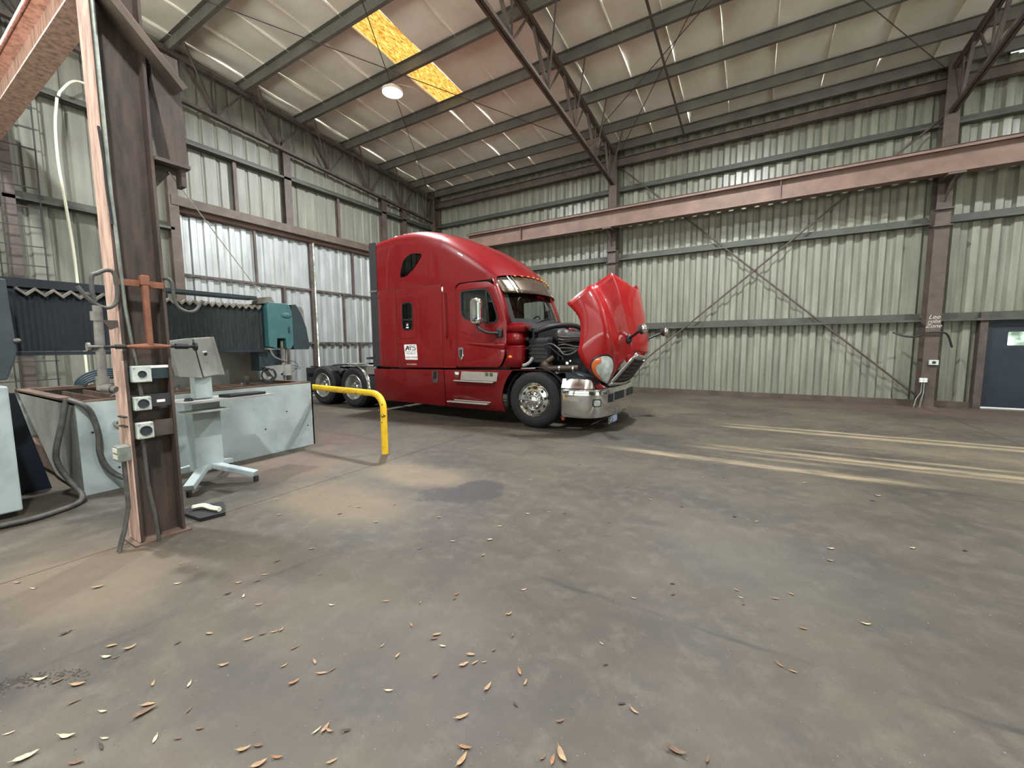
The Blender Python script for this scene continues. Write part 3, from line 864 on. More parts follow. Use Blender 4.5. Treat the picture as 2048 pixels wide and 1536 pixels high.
# ------------------------------------------------------------------ near column with its outlets and pipe bracket
NX, NY0, NY1 = -3.935, 1.045, 1.32       # web plane, near and far flange faces
nc = thing('steel_column', 'big near steel column with salmon edge coloured as daylit and three white outlet boxes', 'column', (NX, 1.17, 0))
g = G().box(NX - 0.10, NX + 0.10, NY0 + 0.001, NY0 + 0.018, 0.02, 8.2).box(NX - 0.10, NX + 0.10, NY1 - 0.018, NY1, 0.02, 8.2).box(NX - 0.007, NX + 0.007, NY0 + 0.018, NY1 - 0.018, 0.02, 8.2)
mk('shaft', g, M['column_brown'], nc)
mk('lit_flange_face', G().box(NX - 0.10, NX + 0.10, NY0 - 0.008, NY0, 0.02, 8.2), M['salmon_lit'], nc)  # thin plate carrying the daylit tone of the near flange
mk('base_plate', G().box(NX - 0.13, NX + 0.13, NY0 - 0.04, NY1 + 0.03, 0.0, 0.014), M['rust_brown'], nc)
for zz in (0.955, 0.885):
    mk('column_clip', G().box(-3.95, -3.835, 1.015, 1.037, zz, zz + 0.010), M['wire'], nc)
# bracket, post and raking channel high on the far flange
g = G().box(NX - 0.12, NX + 0.12, NY1, NY1 + 0.22, 2.83, 2.855)
g.prism([(NX + 0.0, NY1, 2.83), (NX + 0.0, NY1 + 0.15, 2.83), (NX + 0.0, NY1, 2.62)], (0.016, 0, 0))
mk('bracket', g, M['steel_dark'], nc)
g = G().prism([(NX - 0.10, NY1 + 0.10, 2.856), (NX - 0.10, NY1 + 0.215, 2.856), (NX - 0.10, NY1 + 0.195, 3.62), (NX - 0.10, NY1 + 0.03, 3.62), (NX - 0.10, NY1 + 0.03, 3.40)], (0.20, 0, 0))
mk('bracket_post', g, M['column_brown'], nc, bevel=0.004)
g = G().bar((NX + 0.125, NY1 + 0.19, 3.38), (NX + 0.125, 0.70, 4.20), 0.045, 0.16, up=(1, 0, 0))
mk('raking_channel', g, M['primer_dark'], nc)
g = G().bar((NX + 0.155, NY1 + 0.215, 3.41), (NX + 0.155, 0.75, 4.24), 0.02, 0.022, up=(1, 0, 0))
mk('raking_lip', g, M['primer'], nc)
mk('stop_block', G().box(NX - 0.02, NX + 0.08, NY1 + 0.17, NY1 + 0.20, 2.70, 2.83), M['steel_dark'], nc)

o = mk('conduit', G().tube([(-3.825, 1.062, 8.0), (-3.825, 1.062, 2.5), (-3.825, 1.07, 2.2), (-3.83, 1.08, 1.75), (-3.86, 1.11, 1.45), (-3.87, 1.125, 1.33)], 0.011, 8), M['conduit'], smooth=40)
tag(o, 'pale conduit running down the edge of the near column', 'conduit')
o = mk('cable', G().tube(crom([(-3.82, 1.030, 2.93), (-3.815, 1.038, 2.75), (-3.815, 1.042, 2.5), (-3.818, 1.052, 2.3)], 5), 0.008, 6), M['black_plastic'], smooth=40)
tag(o, 'thin dark cable clipped along the near column conduit', 'cable')

def column_outlet(label, y0, y1, z0, z1, rsock, pl0, pl1, plm, note, light=None):
    x0 = -3.85
    t = thing('outlet_box', label, 'outlet', (x0, (y0 + y1) / 2, z0), 'outlet boxes on the near column')
    mk('mounting_strip', G().box(x0 - 0.015, x0, NY0 + 0.02, NY1 - 0.005, pl0, pl1), M[plm], t)
    mk('box', G().box(x0, x0 + 0.05, y0, y1, z0, z1), M['outlet_plate'], t, bevel=0.006)
    cy, cz = (y0 + y1) / 2, (z0 + z1) / 2
    mk('socket', G().lathe([(rsock * 1.25, 0.05), (rsock * 1.2, 0.058), (rsock, 0.058), (rsock * 0.9, 0.053), (0, 0.053)], (x0, cy, cz), (1, 0, 0), 20), M['outlet_dark'], t, smooth=40)
    for sy in (0, 1):
        for sz in (0, 1):
            yy_ = (y0 + 0.010, y1 - 0.010)[sy]; zz_ = (z0 + 0.010, z1 - 0.010)[sz]
            mk('screw', G().cyl((x0 + 0.048, yy_, zz_), (x0 + 0.056, yy_, zz_), 0.007, 8), M['alu'], t)
    if note:
        mk('note', G().box(x0, x0 + 0.0015, note[0], note[1], note[2], note[3]), M['decal_white'], t)
    return t
column_outlet('uppermost outlet box on the near column, beside a white-topped strip', 1.075, 1.185, 1.205, 1.325, 0.020, 1.225, 1.325, 'dark_teal', (1.19, 1.308, 1.305, 1.325))
column_outlet('middle outlet box on the near column with a small white label', 1.075, 1.170, 1.000, 1.100, 0.027, 1.015, 1.11, 'dark_panel', (1.215, 1.265, 1.045, 1.065))
column_outlet('lowest outlet box on the near column on a brown strip', 1.075, 1.170, 0.790, 0.910, 0.029, 0.79, 0.91, 'steel_dark', None)
for (pts, lb) in (([(-3.83, 1.115, 1.21), (-3.83, 1.125, 1.10)], 'short conduit between the two upper outlet boxes'),
                  ([(-3.835, 1.11, 0.80), (-3.835, 1.115, 0.45), (-3.80, 1.13, 0.2), (-3.79, 1.135, 0.0)], 'grey conduit running from the lowest outlet box to the floor')):
    o = mk('conduit', G().tube(pts, 0.012, 8), M['hose_grey'], smooth=40)
    tag(o, lb, 'conduit')
t = thing('duplex_outlet', 'grey double outlet box on the near edge of the big column', 'outlet', (-3.87, 0.97, 0.65))
mk('box', G().box(-3.93, -3.82, 0.965, 1.036, 0.645, 0.755), M['conduit'], t, bevel=0.005)
for dz in (0.02, 0.065):
    for dx in (0.018, 0.062):
        mk('socket', G().box(-3.93 + dx, -3.93 + dx + 0.034, 0.960, 0.966, 0.645 + dz, 0.645 + dz + 0.032), M['hose_white'], t)
for dx in (0, 0.035):
    o = mk('conduit', G().tube([(-3.89 + dx, 1.005, 0.65), (-3.89 + dx, 1.005, 0.30), (-3.87 + dx, 0.97 , 0.16), (-3.85 + dx, 0.92, 0.0)], 0.010, 8), M['hose_grey'], smooth=40)
    tag(o, ('left' if dx == 0 else 'right') + ' one of two grey conduits below the double outlet box', 'conduit', 'conduits below the double outlet')

# rusty T bracket holding a jointed rod, pipe stand and hose hooks
t = thing('pipe_bracket', 'rusty orange T-shaped bracket strapped across the near column', 'bracket', (-3.80, 1.19, 1.46))
mk('post', G().bar((-3.80, 1.19, 1.46), (-3.80, 1.19, 1.975), 0.045, 0.035, up=(0, 1, 0)), M['rust_orange'], t, bevel=0.008)
mk('strap', G().box(-3.845, -3.825, 1.035, 1.31, 1.895, 1.94), M['rust_orange'], t)
mk('cap', G().box(-3.83, -3.775, 1.165, 1.215, 1.90, 1.975), M['rust_orange'], t, bevel=0.008)
g = G().cyl((-3.80, 1.06, 1.465), (-3.80, 1.19, 1.465), 0.010, 10, 0.026).cyl((-3.80, 1.19, 1.465), (-3.80, 1.31, 1.465), 0.026, 10, 0.010)
mk('cross_arm', g, M['rust_orange'], t, smooth=30)
g = G().cyl((-3.80, 0.94, 1.463), (-3.80, 1.06, 1.465), 0.010, 8).cyl((-3.80, 1.0, 1.464), (-3.80, 1.05, 1.465), 0.017, 8)
mk('threaded_rod', g, M['wire'], t, smooth=30)
g = G().cyl((-3.80, 1.31, 1.465), (-3.80, 1.475, 1.463), 0.012, 8).cyl((-3.80, 1.34, 1.465), (-3.80, 1.42, 1.464), 0.021, 8).cyl((-3.80, 1.46, 1.463), (-3.80, 1.476, 1.463), 0.034, 8)
mk('threaded_rod', g, M['black_plastic'], t, smooth=30)
g = G().cyl((-3.80, 0.86, 1.463), (-3.80, 0.875, 1.463), 0.030, 10).cyl((-3.80, 0.875, 1.463), (-3.80, 0.94, 1.463), 0.010, 8)
mk('end_disc', g, M['pipe_grey'], t, smooth=30)

loop = crom([(-3.82, 0.925, 1.75), (-3.82, 0.918, 1.85), (-3.82, 0.925, 1.935), (-3.82, 0.95, 1.955), (-3.82, 1.00, 1.985), (-3.82, 1.035, 1.97), (-3.82, 1.045, 1.88), (-3.82, 1.035, 1.78), (-3.82, 1.00, 1.735), (-3.82, 0.955, 1.735), (-3.82, 0.90, 1.78), (-3.82, 0.85, 1.86)], 5)
o = mk('hose_hook', G().tube(loop, 0.013, 8), M['hose_grey'], smooth=40)
tag(o, 'grey looped hose hook on the left of the near column', 'hook')
o = mk('hose_hook', G().tube(crom([(-3.84, 1.315, 1.972), (-3.82, 1.335, 1.975), (-3.82, 1.36, 1.94), (-3.82, 1.365, 1.85), (-3.82, 1.385, 1.77), (-3.82, 1.44, 1.735), (-3.82, 1.50, 1.75), (-3.82, 1.55, 1.83)], 5), 0.012, 8), M['hose_grey'], smooth=40)
tag(o, 'grey curved hose hook on the right of the near column', 'hook')
t = thing('standpipe', 'grey vertical pipe with a threaded elbow left of the near column', 'pipe', (-3.82, 0.92, 1.17))
mk('pipe', G().cyl((-3.82, 0.925, 1.22), (-3.82, 0.935, 1.74), 0.026, 14), M['pipe_grey'], t, smooth=40)
mk('collar', G().cyl((-3.82, 0.925, 1.64), (-3.82, 0.926, 1.70), 0.031, 14), M['pipe_grey'], t, smooth=40)
g = G().cyl((-3.82, 0.925, 1.26), (-3.82, 0.925, 1.17), 0.036, 14).cyl((-3.82, 0.915, 1.19), (-3.77, 0.955, 1.175), 0.030, 14).cyl((-3.80, 0.93, 1.185), (-3.75, 0.97, 1.17), 0.022, 14)
mk('elbow', g, M['pipe_grey'], t, smooth=40)
g = G().prism([(-3.83, 0.945, 1.645), (-3.83, 1.03, 1.645), (-3.83, 1.03, 1.60), (-3.83, 0.99, 1.58)], (0.02, 0, 0))
mk('support_plate', g, M['steel_dark'], t)
o = mk('steel_wire', G().cyl((-3.9, 1.43, 2.79), (-6.0, 3.14, 2.22), 0.005, 6), M['hose_white'])
tag(o, 'thin taut wire from the column bracket to the cutting head', 'wire')

# ------------------------------------------------------------------ things on the left wall
o = mk('hose', G().tube(crom([(-11.055, 2.95, 6.45), (-11.055, 2.70, 6.40), (-11.055, 2.52, 6.14), (-11.055, 2.48, 6.03)], 6), 0.022, 8), M['hose_white'], smooth=40)
tag(o, 'short white hose curling over the upper girt of the left wall', 'hose')
o = mk('hose', G().tube(crom([(-11.055, 2.46, 5.99), (-11.055, 2.40, 5.48), (-11.055, 2.39, 4.79), (-11.055, 2.44, 3.83), (-11.055, 2.47, 2.93), (-11.055, 2.47, 1.05), (-11.055, 2.47, 0.02)], 6), 0.022, 8), M['hose_white'], smooth=40)
tag(o, 'long white hose hanging down the left wall', 'hose')
t = thing('wire_mesh_panel', 'tall wire mesh panel standing against the left wall', 'mesh panel', (-10.95, 1.2, 0.3))
for y in (0.45, 1.25, 1.62, 2.06):
    mk('upright', G().bar((-10.95, y, 0.3), (-10.95, y + 0.05, 6.2), 0.02, 0.02), M['wire'], t)
z = 0.55
while z < 6.1:
    mk('mesh_wire', G().bar((-10.94, 0.4, z - 0.02), (-10.94, 2.10, z + 0.02), 0.016, 0.016), M['wire'], t)
    z += 0.335

# ------------------------------------------------------------------ cutting machine
TX, TY0, TY1, TZ = -5.62, 1.15, 3.60, 0.92
t = thing('cutting_tank', 'pale grey cutting tank with rusty rim behind the near column', 'tank', (TX - 1.4, 2.4, 0))
mk('side_panel', G().box(TX - 0.02, TX, TY0, TY1, 0.0, TZ), M['tank_paint'], t)
g = G().prism([(TX - 0.02, TY0, TZ), (TX - 2.4, TY0, TZ), (TX - 1.0, TY0, 0.06), (TX - 0.02, TY0, 0.0)], (0, 0.02, 0))
mk('end_panel', g, M['machine_grey'], t)
mk('side_panel', G().box(TX - 2.6, TX - 2.58, TY0, TY1, 0.0, TZ), M['tank_paint'], t)
mk('end_panel', G().box(TX - 2.6, TX, TY1 - 0.02, TY1, 0.0, TZ), M['tank_paint'], t)
g = G().box(TX - 0.16, TX - 0.02, TY0, TY1, TZ - 0.02, TZ + 0.02).box(TX - 2.58, TX - 2.45, TY0, TY1, TZ - 0.02, TZ + 0.02).box(TX - 2.5, TX - 0.1, TY0, TY0 + 0.1, TZ - 0.02, TZ + 0.02).box(TX - 2.5, TX - 0.1, TY1 - 0.1, TY1, TZ - 0.02, TZ + 0.02)
mk('rim', g, M['rust_brown'], t)
for k in range(11):
    yk = TY0 + 0.2 + k * 0.2
    mk('slat', G().box(TX - 2.5, TX - 0.12, yk - 0.006, yk + 0.006, TZ - 0.18, TZ - 0.04), M['rust_brown'], t)
mk('tank_bottom', G().box(TX - 2.58, TX - 0.02, TY0 + 0.02, TY1 - 0.02, 0.05, 0.3), M['rust_brown'], t)
mk('lifting_eye', G().lathe([(0.035 + 0.012 * math.cos(2 * PI * i / 8), 0.012 * math.sin(2 * PI * i / 8)) for i in range(9)], (TX + 0.012, 1.45, 0.68), (1, 0, 0), 16), M['machine_grey'], t, smooth=60)
for (y, z) in ((1.25, 0.62), (1.30, 0.35), (1.55, 0.42), (3.2, 0.55), (1.42, 0.22), (3.5, 0.3), (2.9, 0.35)):
    mk('scuff', G().lathe([(0.012, 0.001), (0.0, 0.0015)], (TX, y, z), (1, 0, 0), 8), M['decal_black'], t)
t = thing('tank_screen', 'plain grey upright panel standing behind the control pedestal', 'panel', (-6.55, 2.85, 0.9))
mk('sheet', G().box(-6.56, -6.54, 2.15, 3.35, 0.93, 1.43), M['machine_grey'], t)
mk('foot', G().box(-6.62, -6.48, 2.3, 2.36, 0.90, 0.96).box(-6.62, -6.48, 3.1, 3.16, 0.90, 0.96), M['machine_grey'], t)
mk('socket', G().box(-6.54, -6.53, 3.12, 3.18, 0.97, 1.03), M['outlet_plate'], t)

# gantry arm with bellows covers and cutting head
gt = thing('cutting_gantry', 'dark cutting gantry arm with pleated bellows and teal head', 'gantry', (-6.0, 0.6, 0.0))
GX = -6.0
mk('arm', G().box(GX - 0.30, GX - 0.03, 0.7, 3.2, 1.45, 2.02), M['dark_teal'], gt)
def bellows(name, y0, y1, z0, z1, n, mt):
    rows = []
    w = (y1 - y0) / n
    for zz in (z0, z1):
        row = []
        for k in range(2 * n + 1):
            row.append((GX + (0.012 if k % 2 else 0.0), y0 + w * k / 2, zz))
        rows.append(row)
    g_ = G().grid(rows)
    return mk(name, g_, M[mt], gt, solid=0.006)
bellows('bellows', 0.86, 2.02, 1.43, 1.99, 30, 'bellows_navy')
bellows('bellows', 2.02, 3.15, 1.42, 1.99, 26, 'bellows_dark')
# zig-zag pleat edge on top
def pleats(y0, y1, n, zt, amp):
    for k in range(n):
        w = (y1 - y0) / n
        ya, yb = y0 + k * w, y0 + (k + 1) * w
        g_ = G().prism([(GX - 0.05, ya, zt + amp), (GX - 0.05, (ya + yb) / 2, zt), (GX - 0.05, yb, zt + amp), (GX - 0.05, yb, zt + amp - 0.028), (GX - 0.05, (ya + yb) / 2, zt - 0.030), (GX - 0.05, ya, zt + amp - 0.028)], (0.10, 0, 0))
        mk('pleat', g_, M['bellows_edge'], gt)
pleats(0.92, 2.0, 9, 1.985, 0.055)
pleats(2.0, 3.12, 14, 2.005, 0.04)
mk('top_cover', G().box(GX - 0.32, GX - 0.04, 0.62, 2.1, 2.045, 2.13), M['bellows_navy'], gt)
mk('top_rail', G().box(GX - 0.30, GX - 0.05, 2.05, 3.12, 2.13, 2.17), M['dark_teal'], gt)
mk('bottom_lip', G().box(GX - 0.3, GX + 0.035, 0.86, 3.15, 1.39, 1.425), M['bellows_navy'], gt)
# head
poly = [(3.17, 1.46), (3.17, 2.04), (3.20, 2.09), (3.46, 2.09), (3.50, 2.06), (3.53, 1.97), (3.53, 1.50), (3.49, 1.43), (3.42, 1.43), (3.41, 1.58), (3.29, 1.58), (3.28, 1.43)]
mk('head_cover', G().prism([(GX - 0.02, a, b) for a, b in poly], (0.12, 0, 0)), M['teal'], gt, bevel=0.01)
mk('head_body', G().box(GX - 0.34, GX - 0.02, 3.15, 3.53, 1.45, 2.08), M['dark_teal'], gt)
poly = [(3.53, 1.46), (3.53, 2.08), (3.60, 2.09), (3.68, 1.95), (3.75, 1.75), (3.79, 1.46), (3.77, 1.42), (3.54, 1.42)]
mk('head_side', G().prism([(GX - 0.02, a, b) for a, b in poly], (0.10, 0, 0)), M['dark_teal'], gt)
poly = [(3.53, 1.43), (3.53, 2.08), (3.74, 2.07), (3.78, 2.02), (3.81, 1.50), (3.79, 1.43)]
mk('rear_housing', G().prism([(GX - 0.34, a, b) for a, b in poly], (0.32, 0, 0)), M['machine_grey'], gt)
mk('head_crest', G().prism([(GX - 0.25, 3.14, 2.07), (GX - 0.25, 3.17, 2.16), (GX - 0.25, 3.26, 2.17), (GX - 0.25, 3.31, 2.09)], (0.3, 0, 0)), M['bellows_edge'], gt)
mk('badge', G().sphere((GX + 0.10, 3.44, 1.92), 0.02, 0.08, 0.045), M['teal'], gt, smooth=60)
mk('vent_slot', G().box(GX + 0.098, GX + 0.104, 3.45, 3.48, 1.66, 1.75), M['dark_teal'], gt)
mk('torch_block', G().box(GX - 0.25, GX - 0.02, 3.08, 3.40, 1.12, 1.42), M['dark_teal'], gt)
mk('torch_bracket', G().prism([(GX - 0.1, 3.12, 1.18), (GX - 0.1, 3.42, 1.20), (GX - 0.1, 3.36, 1.08), (GX - 0.1, 3.22, 1.03)], (0.16, 0, 0)), M['machine_grey'], gt)
mk('torch_motor', G().cyl((GX + 0.02, 3.44, 1.20), (GX + 0.02, 3.44, 1.04), 0.075, 16), M['machine_grey'], gt, smooth=40)
mk('nozzle', G().cyl((GX + 0.02, 3.40, 1.06), (GX + 0.02, 3.40, 0.96), 0.02, 10, 0.008), M['pipe_grey'], gt, smooth=40)
mk('torch_tube', G().cyl((GX + 0.04, 3.38, 1.55), (GX + 0.04, 3.38, 1.22), 0.022, 10).cyl((GX + 0.04, 3.45, 1.55), (GX + 0.04, 3.43, 1.2), 0.014, 10), M['pipe_grey'], gt, smooth=40)
mk('head_hose', G().tube(crom([(GX + 0.06, 3.20, 1.42), (GX + 0.08, 3.24, 1.32), (GX + 0.08, 3.34, 1.27), (GX + 0.06, 3.42, 1.25)], 5), 0.012, 8), M['pipe_grey'], gt, smooth=40)
for r in range(4):
    a = r * 0.5
    mk('cable_coil', G().tube([(GX + 0.04 + 0.012 * r, 3.15 + (0.075 + 0.01 * r) * math.cos(2 * PI * i / 14 + a), 1.06 + (0.075 + 0.008 * r) * math.sin(2 * PI * i / 14 + a)) for i in range(14)], 0.007, 5), M['bellows_dark'], gt, smooth=40)
mk('loose_wire', G().tube(crom([(GX, 3.44, 1.24), (GX + 0.02, 3.56, 1.24), (GX + 0.02, 3.62, 1.16), (GX, 3.53, 1.08)], 5), 0.004, 5).tube(crom([(GX, 3.46, 1.18), (GX + 0.02, 3.60, 1.12), (GX, 3.66, 1.14), (GX, 3.5, 1.2)], 5), 0.004, 5), M['black_plastic'], gt)
# tower at the near end
mk('tower', G().prism([(-6.25, 0.10, 2.07), (-6.25, 0.83, 2.07), (-6.25, 0.845, 1.43), (-6.25, 0.825, 1.35), (-6.25, 0.77, 1.18), (-6.25, 0.10, 1.18)], (0.55, 0, 0)), M['slate'], gt, bevel=0.01)
mk('tower_knob', G().sphere((-5.69, 0.85, 1.53), 0.02, 0.025, 0.02, 10, 6), M['pipe_grey'], gt, smooth=60)
mk('tower_leg', G().box(-6.20, -5.80, 0.30, 0.68, 0.0, 1.20), M['navy'], gt)
# cabinet in front of it
t = thing('machine_cabinet', 'pale machine cabinet cut off by the left edge', 'cabinet', (-5.7, 0.3, 0.0))
mk('body', G().box(-5.74, -5.42, -0.15, 0.73, 0.05, 1.14), M['tank_paint'], t, bevel=0.015)
mk('door_panel', G().box(-5.425, -5.40, -0.13, 0.56, 0.12, 1.12), M['machine_grey'], t, bevel=0.006)
mk('plinth', G().box(-5.72, -5.46, -0.12, 0.70, 0.0, 0.06), M['black_plastic'], t)
# dark sheet filling the gap between cabinet and tank
o = mk('dark_gap_sheet', G().prism([(-6.3, 0.80, 0.0), (-6.3, 1.05, 0.0), (-6.3, 0.88, 1.02), (-6.3, 0.80, 1.02)], (0.04, 0, 0)), M['navy'])
tag(o, 'dark navy sheet filling the gap between the pale cabinet and the tank', 'board')

# hoses beside the tank
o = mk('hose', G().tube(crom([(-5.66, 1.12, 0.96), (-5.57, 1.20, 0.90), (-5.575, 1.25, 0.80), (-5.575, 1.28, 0.60), (-5.575, 1.275, 0.42), (-5.57, 1.31, 0.27), (-5.55, 1.38, 0.16), (-5.45, 1.48, 0.08), (-5.3, 1.60, 0.03)], 6), 0.024, 10), M['hose_grey'], smooth=40)
tag(o, 'thick grey hose drooping over the pale tank side', 'hose')
o = mk('hose', G().tube(crom([(-5.69, 1.11, 0.96), (-5.66, 1.06, 0.75), (-5.64, 1.00, 0.50), (-5.64, 1.0, 0.36), (-5.60, 1.05, 0.20), (-5.48, 1.10, 0.07), (-5.36, 1.06, 0.026), (-5.24, 0.93, 0.026), (-5.16, 0.72, 0.026), (-5.18, 0.50, 0.026), (-5.2, -0.3, 0.026)], 6), 0.024, 10), M['hose_grey'], smooth=40)
tag(o, 'grey hose falling from the tank corner and trailing along the floor', 'hose')
o = mk('stick', G().cyl((-5.8, 1.45, 0.95), (-6.2, 1.85, 1.05), 0.010, 6), M['bellows_edge'])
tag(o, 'thin pale stick lying over the tank rim', 'stick')
t = thing('cable_heap', 'green cable heap on the far tank rim', 'cable', (-8.2, 2.0, 0.92))
for k in range(5):
    mk('loop', G().tube([(-8.15 + 0.02 * k, 2.05 + (0.36 - 0.02 * k) * math.cos(PI * i / 12), 0.93 + (0.22 - 0.03 * k) * math.sin(PI * i / 12)) for i in range(13)], 0.018, 6), M['dark_teal'], t, smooth=40)

# control pedestal
pd = thing('control_pedestal', 'pale grey control pedestal with tilted box on splayed feet', 'pedestal', (-5.0, 1.95, 0))
mk('column', G().box(-5.10, -4.93, 1.83, 2.09, 0.15, 0.90), M['tank_paint'], pd, bevel=0.008)
mk('neck', G().box(-5.06, -4.95, 1.88, 2.04, 0.92, 1.20), M['tank_paint'], pd, bevel=0.008)
# tilted control box: sloping sheet face and a door on its flank
CB = [Vector(p) for p in ((-4.90, 1.677, 1.521), (-4.90, 1.868, 1.552), (-4.90, 1.938, 1.140), (-4.90, 1.737, 1.165))]
CV = Vector((-0.10, 0.208, 0.018))
mk('control_box', G().prism(CB, CV), M['machine_grey'], pd, bevel=0.004)
mk('control_box', G().prism([p + Vector((-0.22, 0.04, 0.0)) for p in CB[:2]] + [CB[2] + Vector((-0.2, 0.04, 0.0)), CB[3] + Vector((-0.2, 0.04, 0))], CV + Vector((0.205, 0.0, 0))), M['machine_grey'], pd)
nv = (CB[2] - CB[1]).cross(CV).normalized()
if nv.x < 0: nv = -nv
def cbp(u, v, d): return CB[1] + CV * u + (CB[2] - CB[1]) * v + nv * d
mk('box_door', G().prism([cbp(0.04, 0.02, 0.002), cbp(0.9, 0.02, 0.002), cbp(0.9, 0.98, 0.002), cbp(0.04, 0.98, 0.002)], nv * 0.010), M['machine_grey'], pd, bevel=0.003)
mk('door_gap', G().prism([cbp(0.0, 0.04, 0.001), cbp(0.035, 0.04, 0.001), cbp(0.035, 0.99, 0.001), cbp(0.0, 0.99, 0.001)], nv * 0.002), M['decal_black'], pd)
mk('key_switch', G().cyl(tuple(cbp(0.42, 0.42, 0.012)), tuple(cbp(0.42, 0.42, 0.022)), 0.016, 12), M['black_plastic'], pd)
mk('switch_label', G().prism([cbp(0.30, 0.34, 0.012), cbp(0.52, 0.34, 0.012), cbp(0.52, 0.38, 0.012), cbp(0.30, 0.38, 0.012)], nv * 0.002), M['decal_white'], pd)
mk('latch', G().prism([cbp(0.40, 0.60, 0.012), cbp(0.50, 0.60, 0.012), cbp(0.50, 0.64, 0.012), cbp(0.40, 0.64, 0.012)], nv * 0.003), M['machine_grey'], pd)
g = G().prism([(-5.2, 1.62, 0.895), (-5.2, 2.50, 0.895), (-4.80, 2.60, 0.895), (-4.76, 1.70, 0.895)], (0, 0, 0.02))
mk('tray', g, M['machine_grey'], pd)
g = G().box(-4.95, -4.75, 1.72, 2.12, 0.80, 0.812).bar((-4.76, 2.12, 0.81), (-4.76, 2.12, 0.87), 0.008, 0.008)
mk('lower_shelf', g, M['machine_grey'], pd)
mk('joystick_base', G().lathe([(0.0, 0.03), (0.03, 0.03), (0.04, 0.0), (0.0, 0.0)], (-4.9, 1.80, 0.915), (0, 0, 1), 14), M['black_plastic'], pd, smooth=40)
for (ax, ay) in ((-4.60, 2.24), (-4.68, 1.66), (-5.42, 2.35), (-5.38, 1.60)):
    mk('foot', G().bar((-5.02 + (ax + 5.02) * 0.15, 1.96 + (ay - 1.96) * 0.15, 0.19), (ax, ay, 0.085), 0.09, 0.06), M['tank_paint'], pd, bevel=0.008)
    mk('caster', G().cyl((ax, ay, 0.06), (ax, ay, 0.0), 0.026, 10), M['wire'], pd, smooth=40)
o = mk('keyboard', G().prism([(-4.98, 2.10, 0.917), (-4.98, 2.48, 0.917), (-4.84, 2.53, 0.917), (-4.82, 2.14, 0.917)], (0, 0, 0.03)), M['black_plastic'], bevel=0.006)
tag(o, 'dark flat keyboard lying on the pedestal tray', 'keyboard')
# scrap at the column foot
o = mk('scrap_sheet', G().prism([(-4.30, 1.42, 0.0), (-3.92, 1.45, 0.0), (-3.88, 1.62, 0.0), (-4.18, 1.74, 0.0)], (0, 0, 0.03)), M['black_plastic'])
tag(o, 'dark scrap plate on the floor behind the near column', 'scrap')
o = mk('pale_rag', G().tube(crom([(-4.18, 1.50, 0.052), (-4.12, 1.56, 0.06), (-4.02, 1.58, 0.052), (-3.93, 1.60, 0.052)], 4), 0.022, 6), M['hose_white'], smooth=40)
tag(o, 'pale strip lying on the dark scrap plate', 'strip')
o = mk('sack', G().sphere((-4.55, 1.32, 0.10), 0.20, 0.15, 0.17, 12, 7), M['bellows_edge'], smooth=60)
tag(o, 'grey-brown sack slumped behind the near column', 'sack')

# yellow guard rail
t = thing('guard_rail', 'yellow bent pipe guard rail in front of the truck', 'rail', (-4.24, 3.72, 0))
pts = [(-4.24, 3.72, 0.0), (-4.24, 3.72, 0.62)]
for i in range(1, 8):
    a = PI / 2 * i / 8
    pts.append((-4.24 - 0.20 * (1 - math.cos(a)), 3.72, 0.62 + 0.20 * math.sin(a)))
pts += [(-4.44, 3.72, 0.82), (-7.0, 3.72, 0.86)]
for i in range(1, 8):
    a = PI / 2 * i / 8
    pts.append((-7.0 - 0.20 * math.sin(a), 3.72, 0.66 + 0.20 * math.cos(a)))
pts += [(-7.20, 3.72, 0.60), (-7.20, 3.72, 0.0)]
mk('pipe', G().tube(pts, 0.044, 16), M['yellow_paint'], t, smooth=50)
mk('foot_plate', G().lathe([(0.0, 0.008), (0.07, 0.008), (0.075, 0.0)], (-4.24, 3.72, 0.0), (0, 0, 1), 18), M['rust_brown'], t)
for (x_, z_, s) in ((-4.215, 0.53, 0.028), (-4.22, 0.68, 0.010), (-4.23, 0.44, 0.010), (-4.6, 0.80, 0.012), (-4.75, 0.81, 0.010), (-5.0, 0.815, 0.012), (-4.42, 0.79, 0.014), (-5.2, 0.82, 0.010)):
    a = 0.3 if x_ > -4.3 else 0
    vs = [(x_ + s * (0.6 + random.random() * 0.5) * math.cos(2 * PI * i / 7), 0, z_ + s * (0.6 + random.random() * 0.6) * math.sin(2 * PI * i / 7)) for i in range(7)]
    if x_ > -4.3:
        pl = [(p[0], 3.72 - math.sqrt(max(0.0455 ** 2 - min(abs(p[0] + 4.24), 0.044) ** 2, 1e-6)), p[2]) for p in vs]
    else:
        zc = 0.82 + (-4.44 - x_) * 0.0156
        pl = [(p[0], 3.72 - math.sqrt(max(0.0455 ** 2 - min(abs(p[2] - zc), 0.044) ** 2, 1e-6)), p[2]) for p in vs]
    mk('paint_chip', G().add(pl, [tuple(range(7))]), M['chip_dark'], t)

# ------------------------------------------------------------------ the truck (front towards +x, near side at y = YS)
YS, YF, YC = 6.25, 8.65, 7.45
tk = thing('semi_truck', 'red sleeper-cab semi truck with its hood tilted open', 'truck', (-5.6, YC, 0))
near = lambda off=0.0: (lambda u, v, w: (u, YS + off - w, v))
far = lambda off=0.0: (lambda u, v, w: (u, YF - off + w, v))
def side(name, outline, holes, mt, thick=0.02, off=0.0, both=True, bev=0.0, parent=None):
    """flat side piece on the near side and, mirrored, on the far side"""
    vf = fill2d(outline, holes, thick, bev)
    o1 = mk(name, mapped(vf, near(off)), M[mt], parent or tk, smooth=30)
    if both:
        mk(name, mapped(vf, far(off), True), M[mt], parent or tk, smooth=30)
    return o1

RED = 'red_paint'
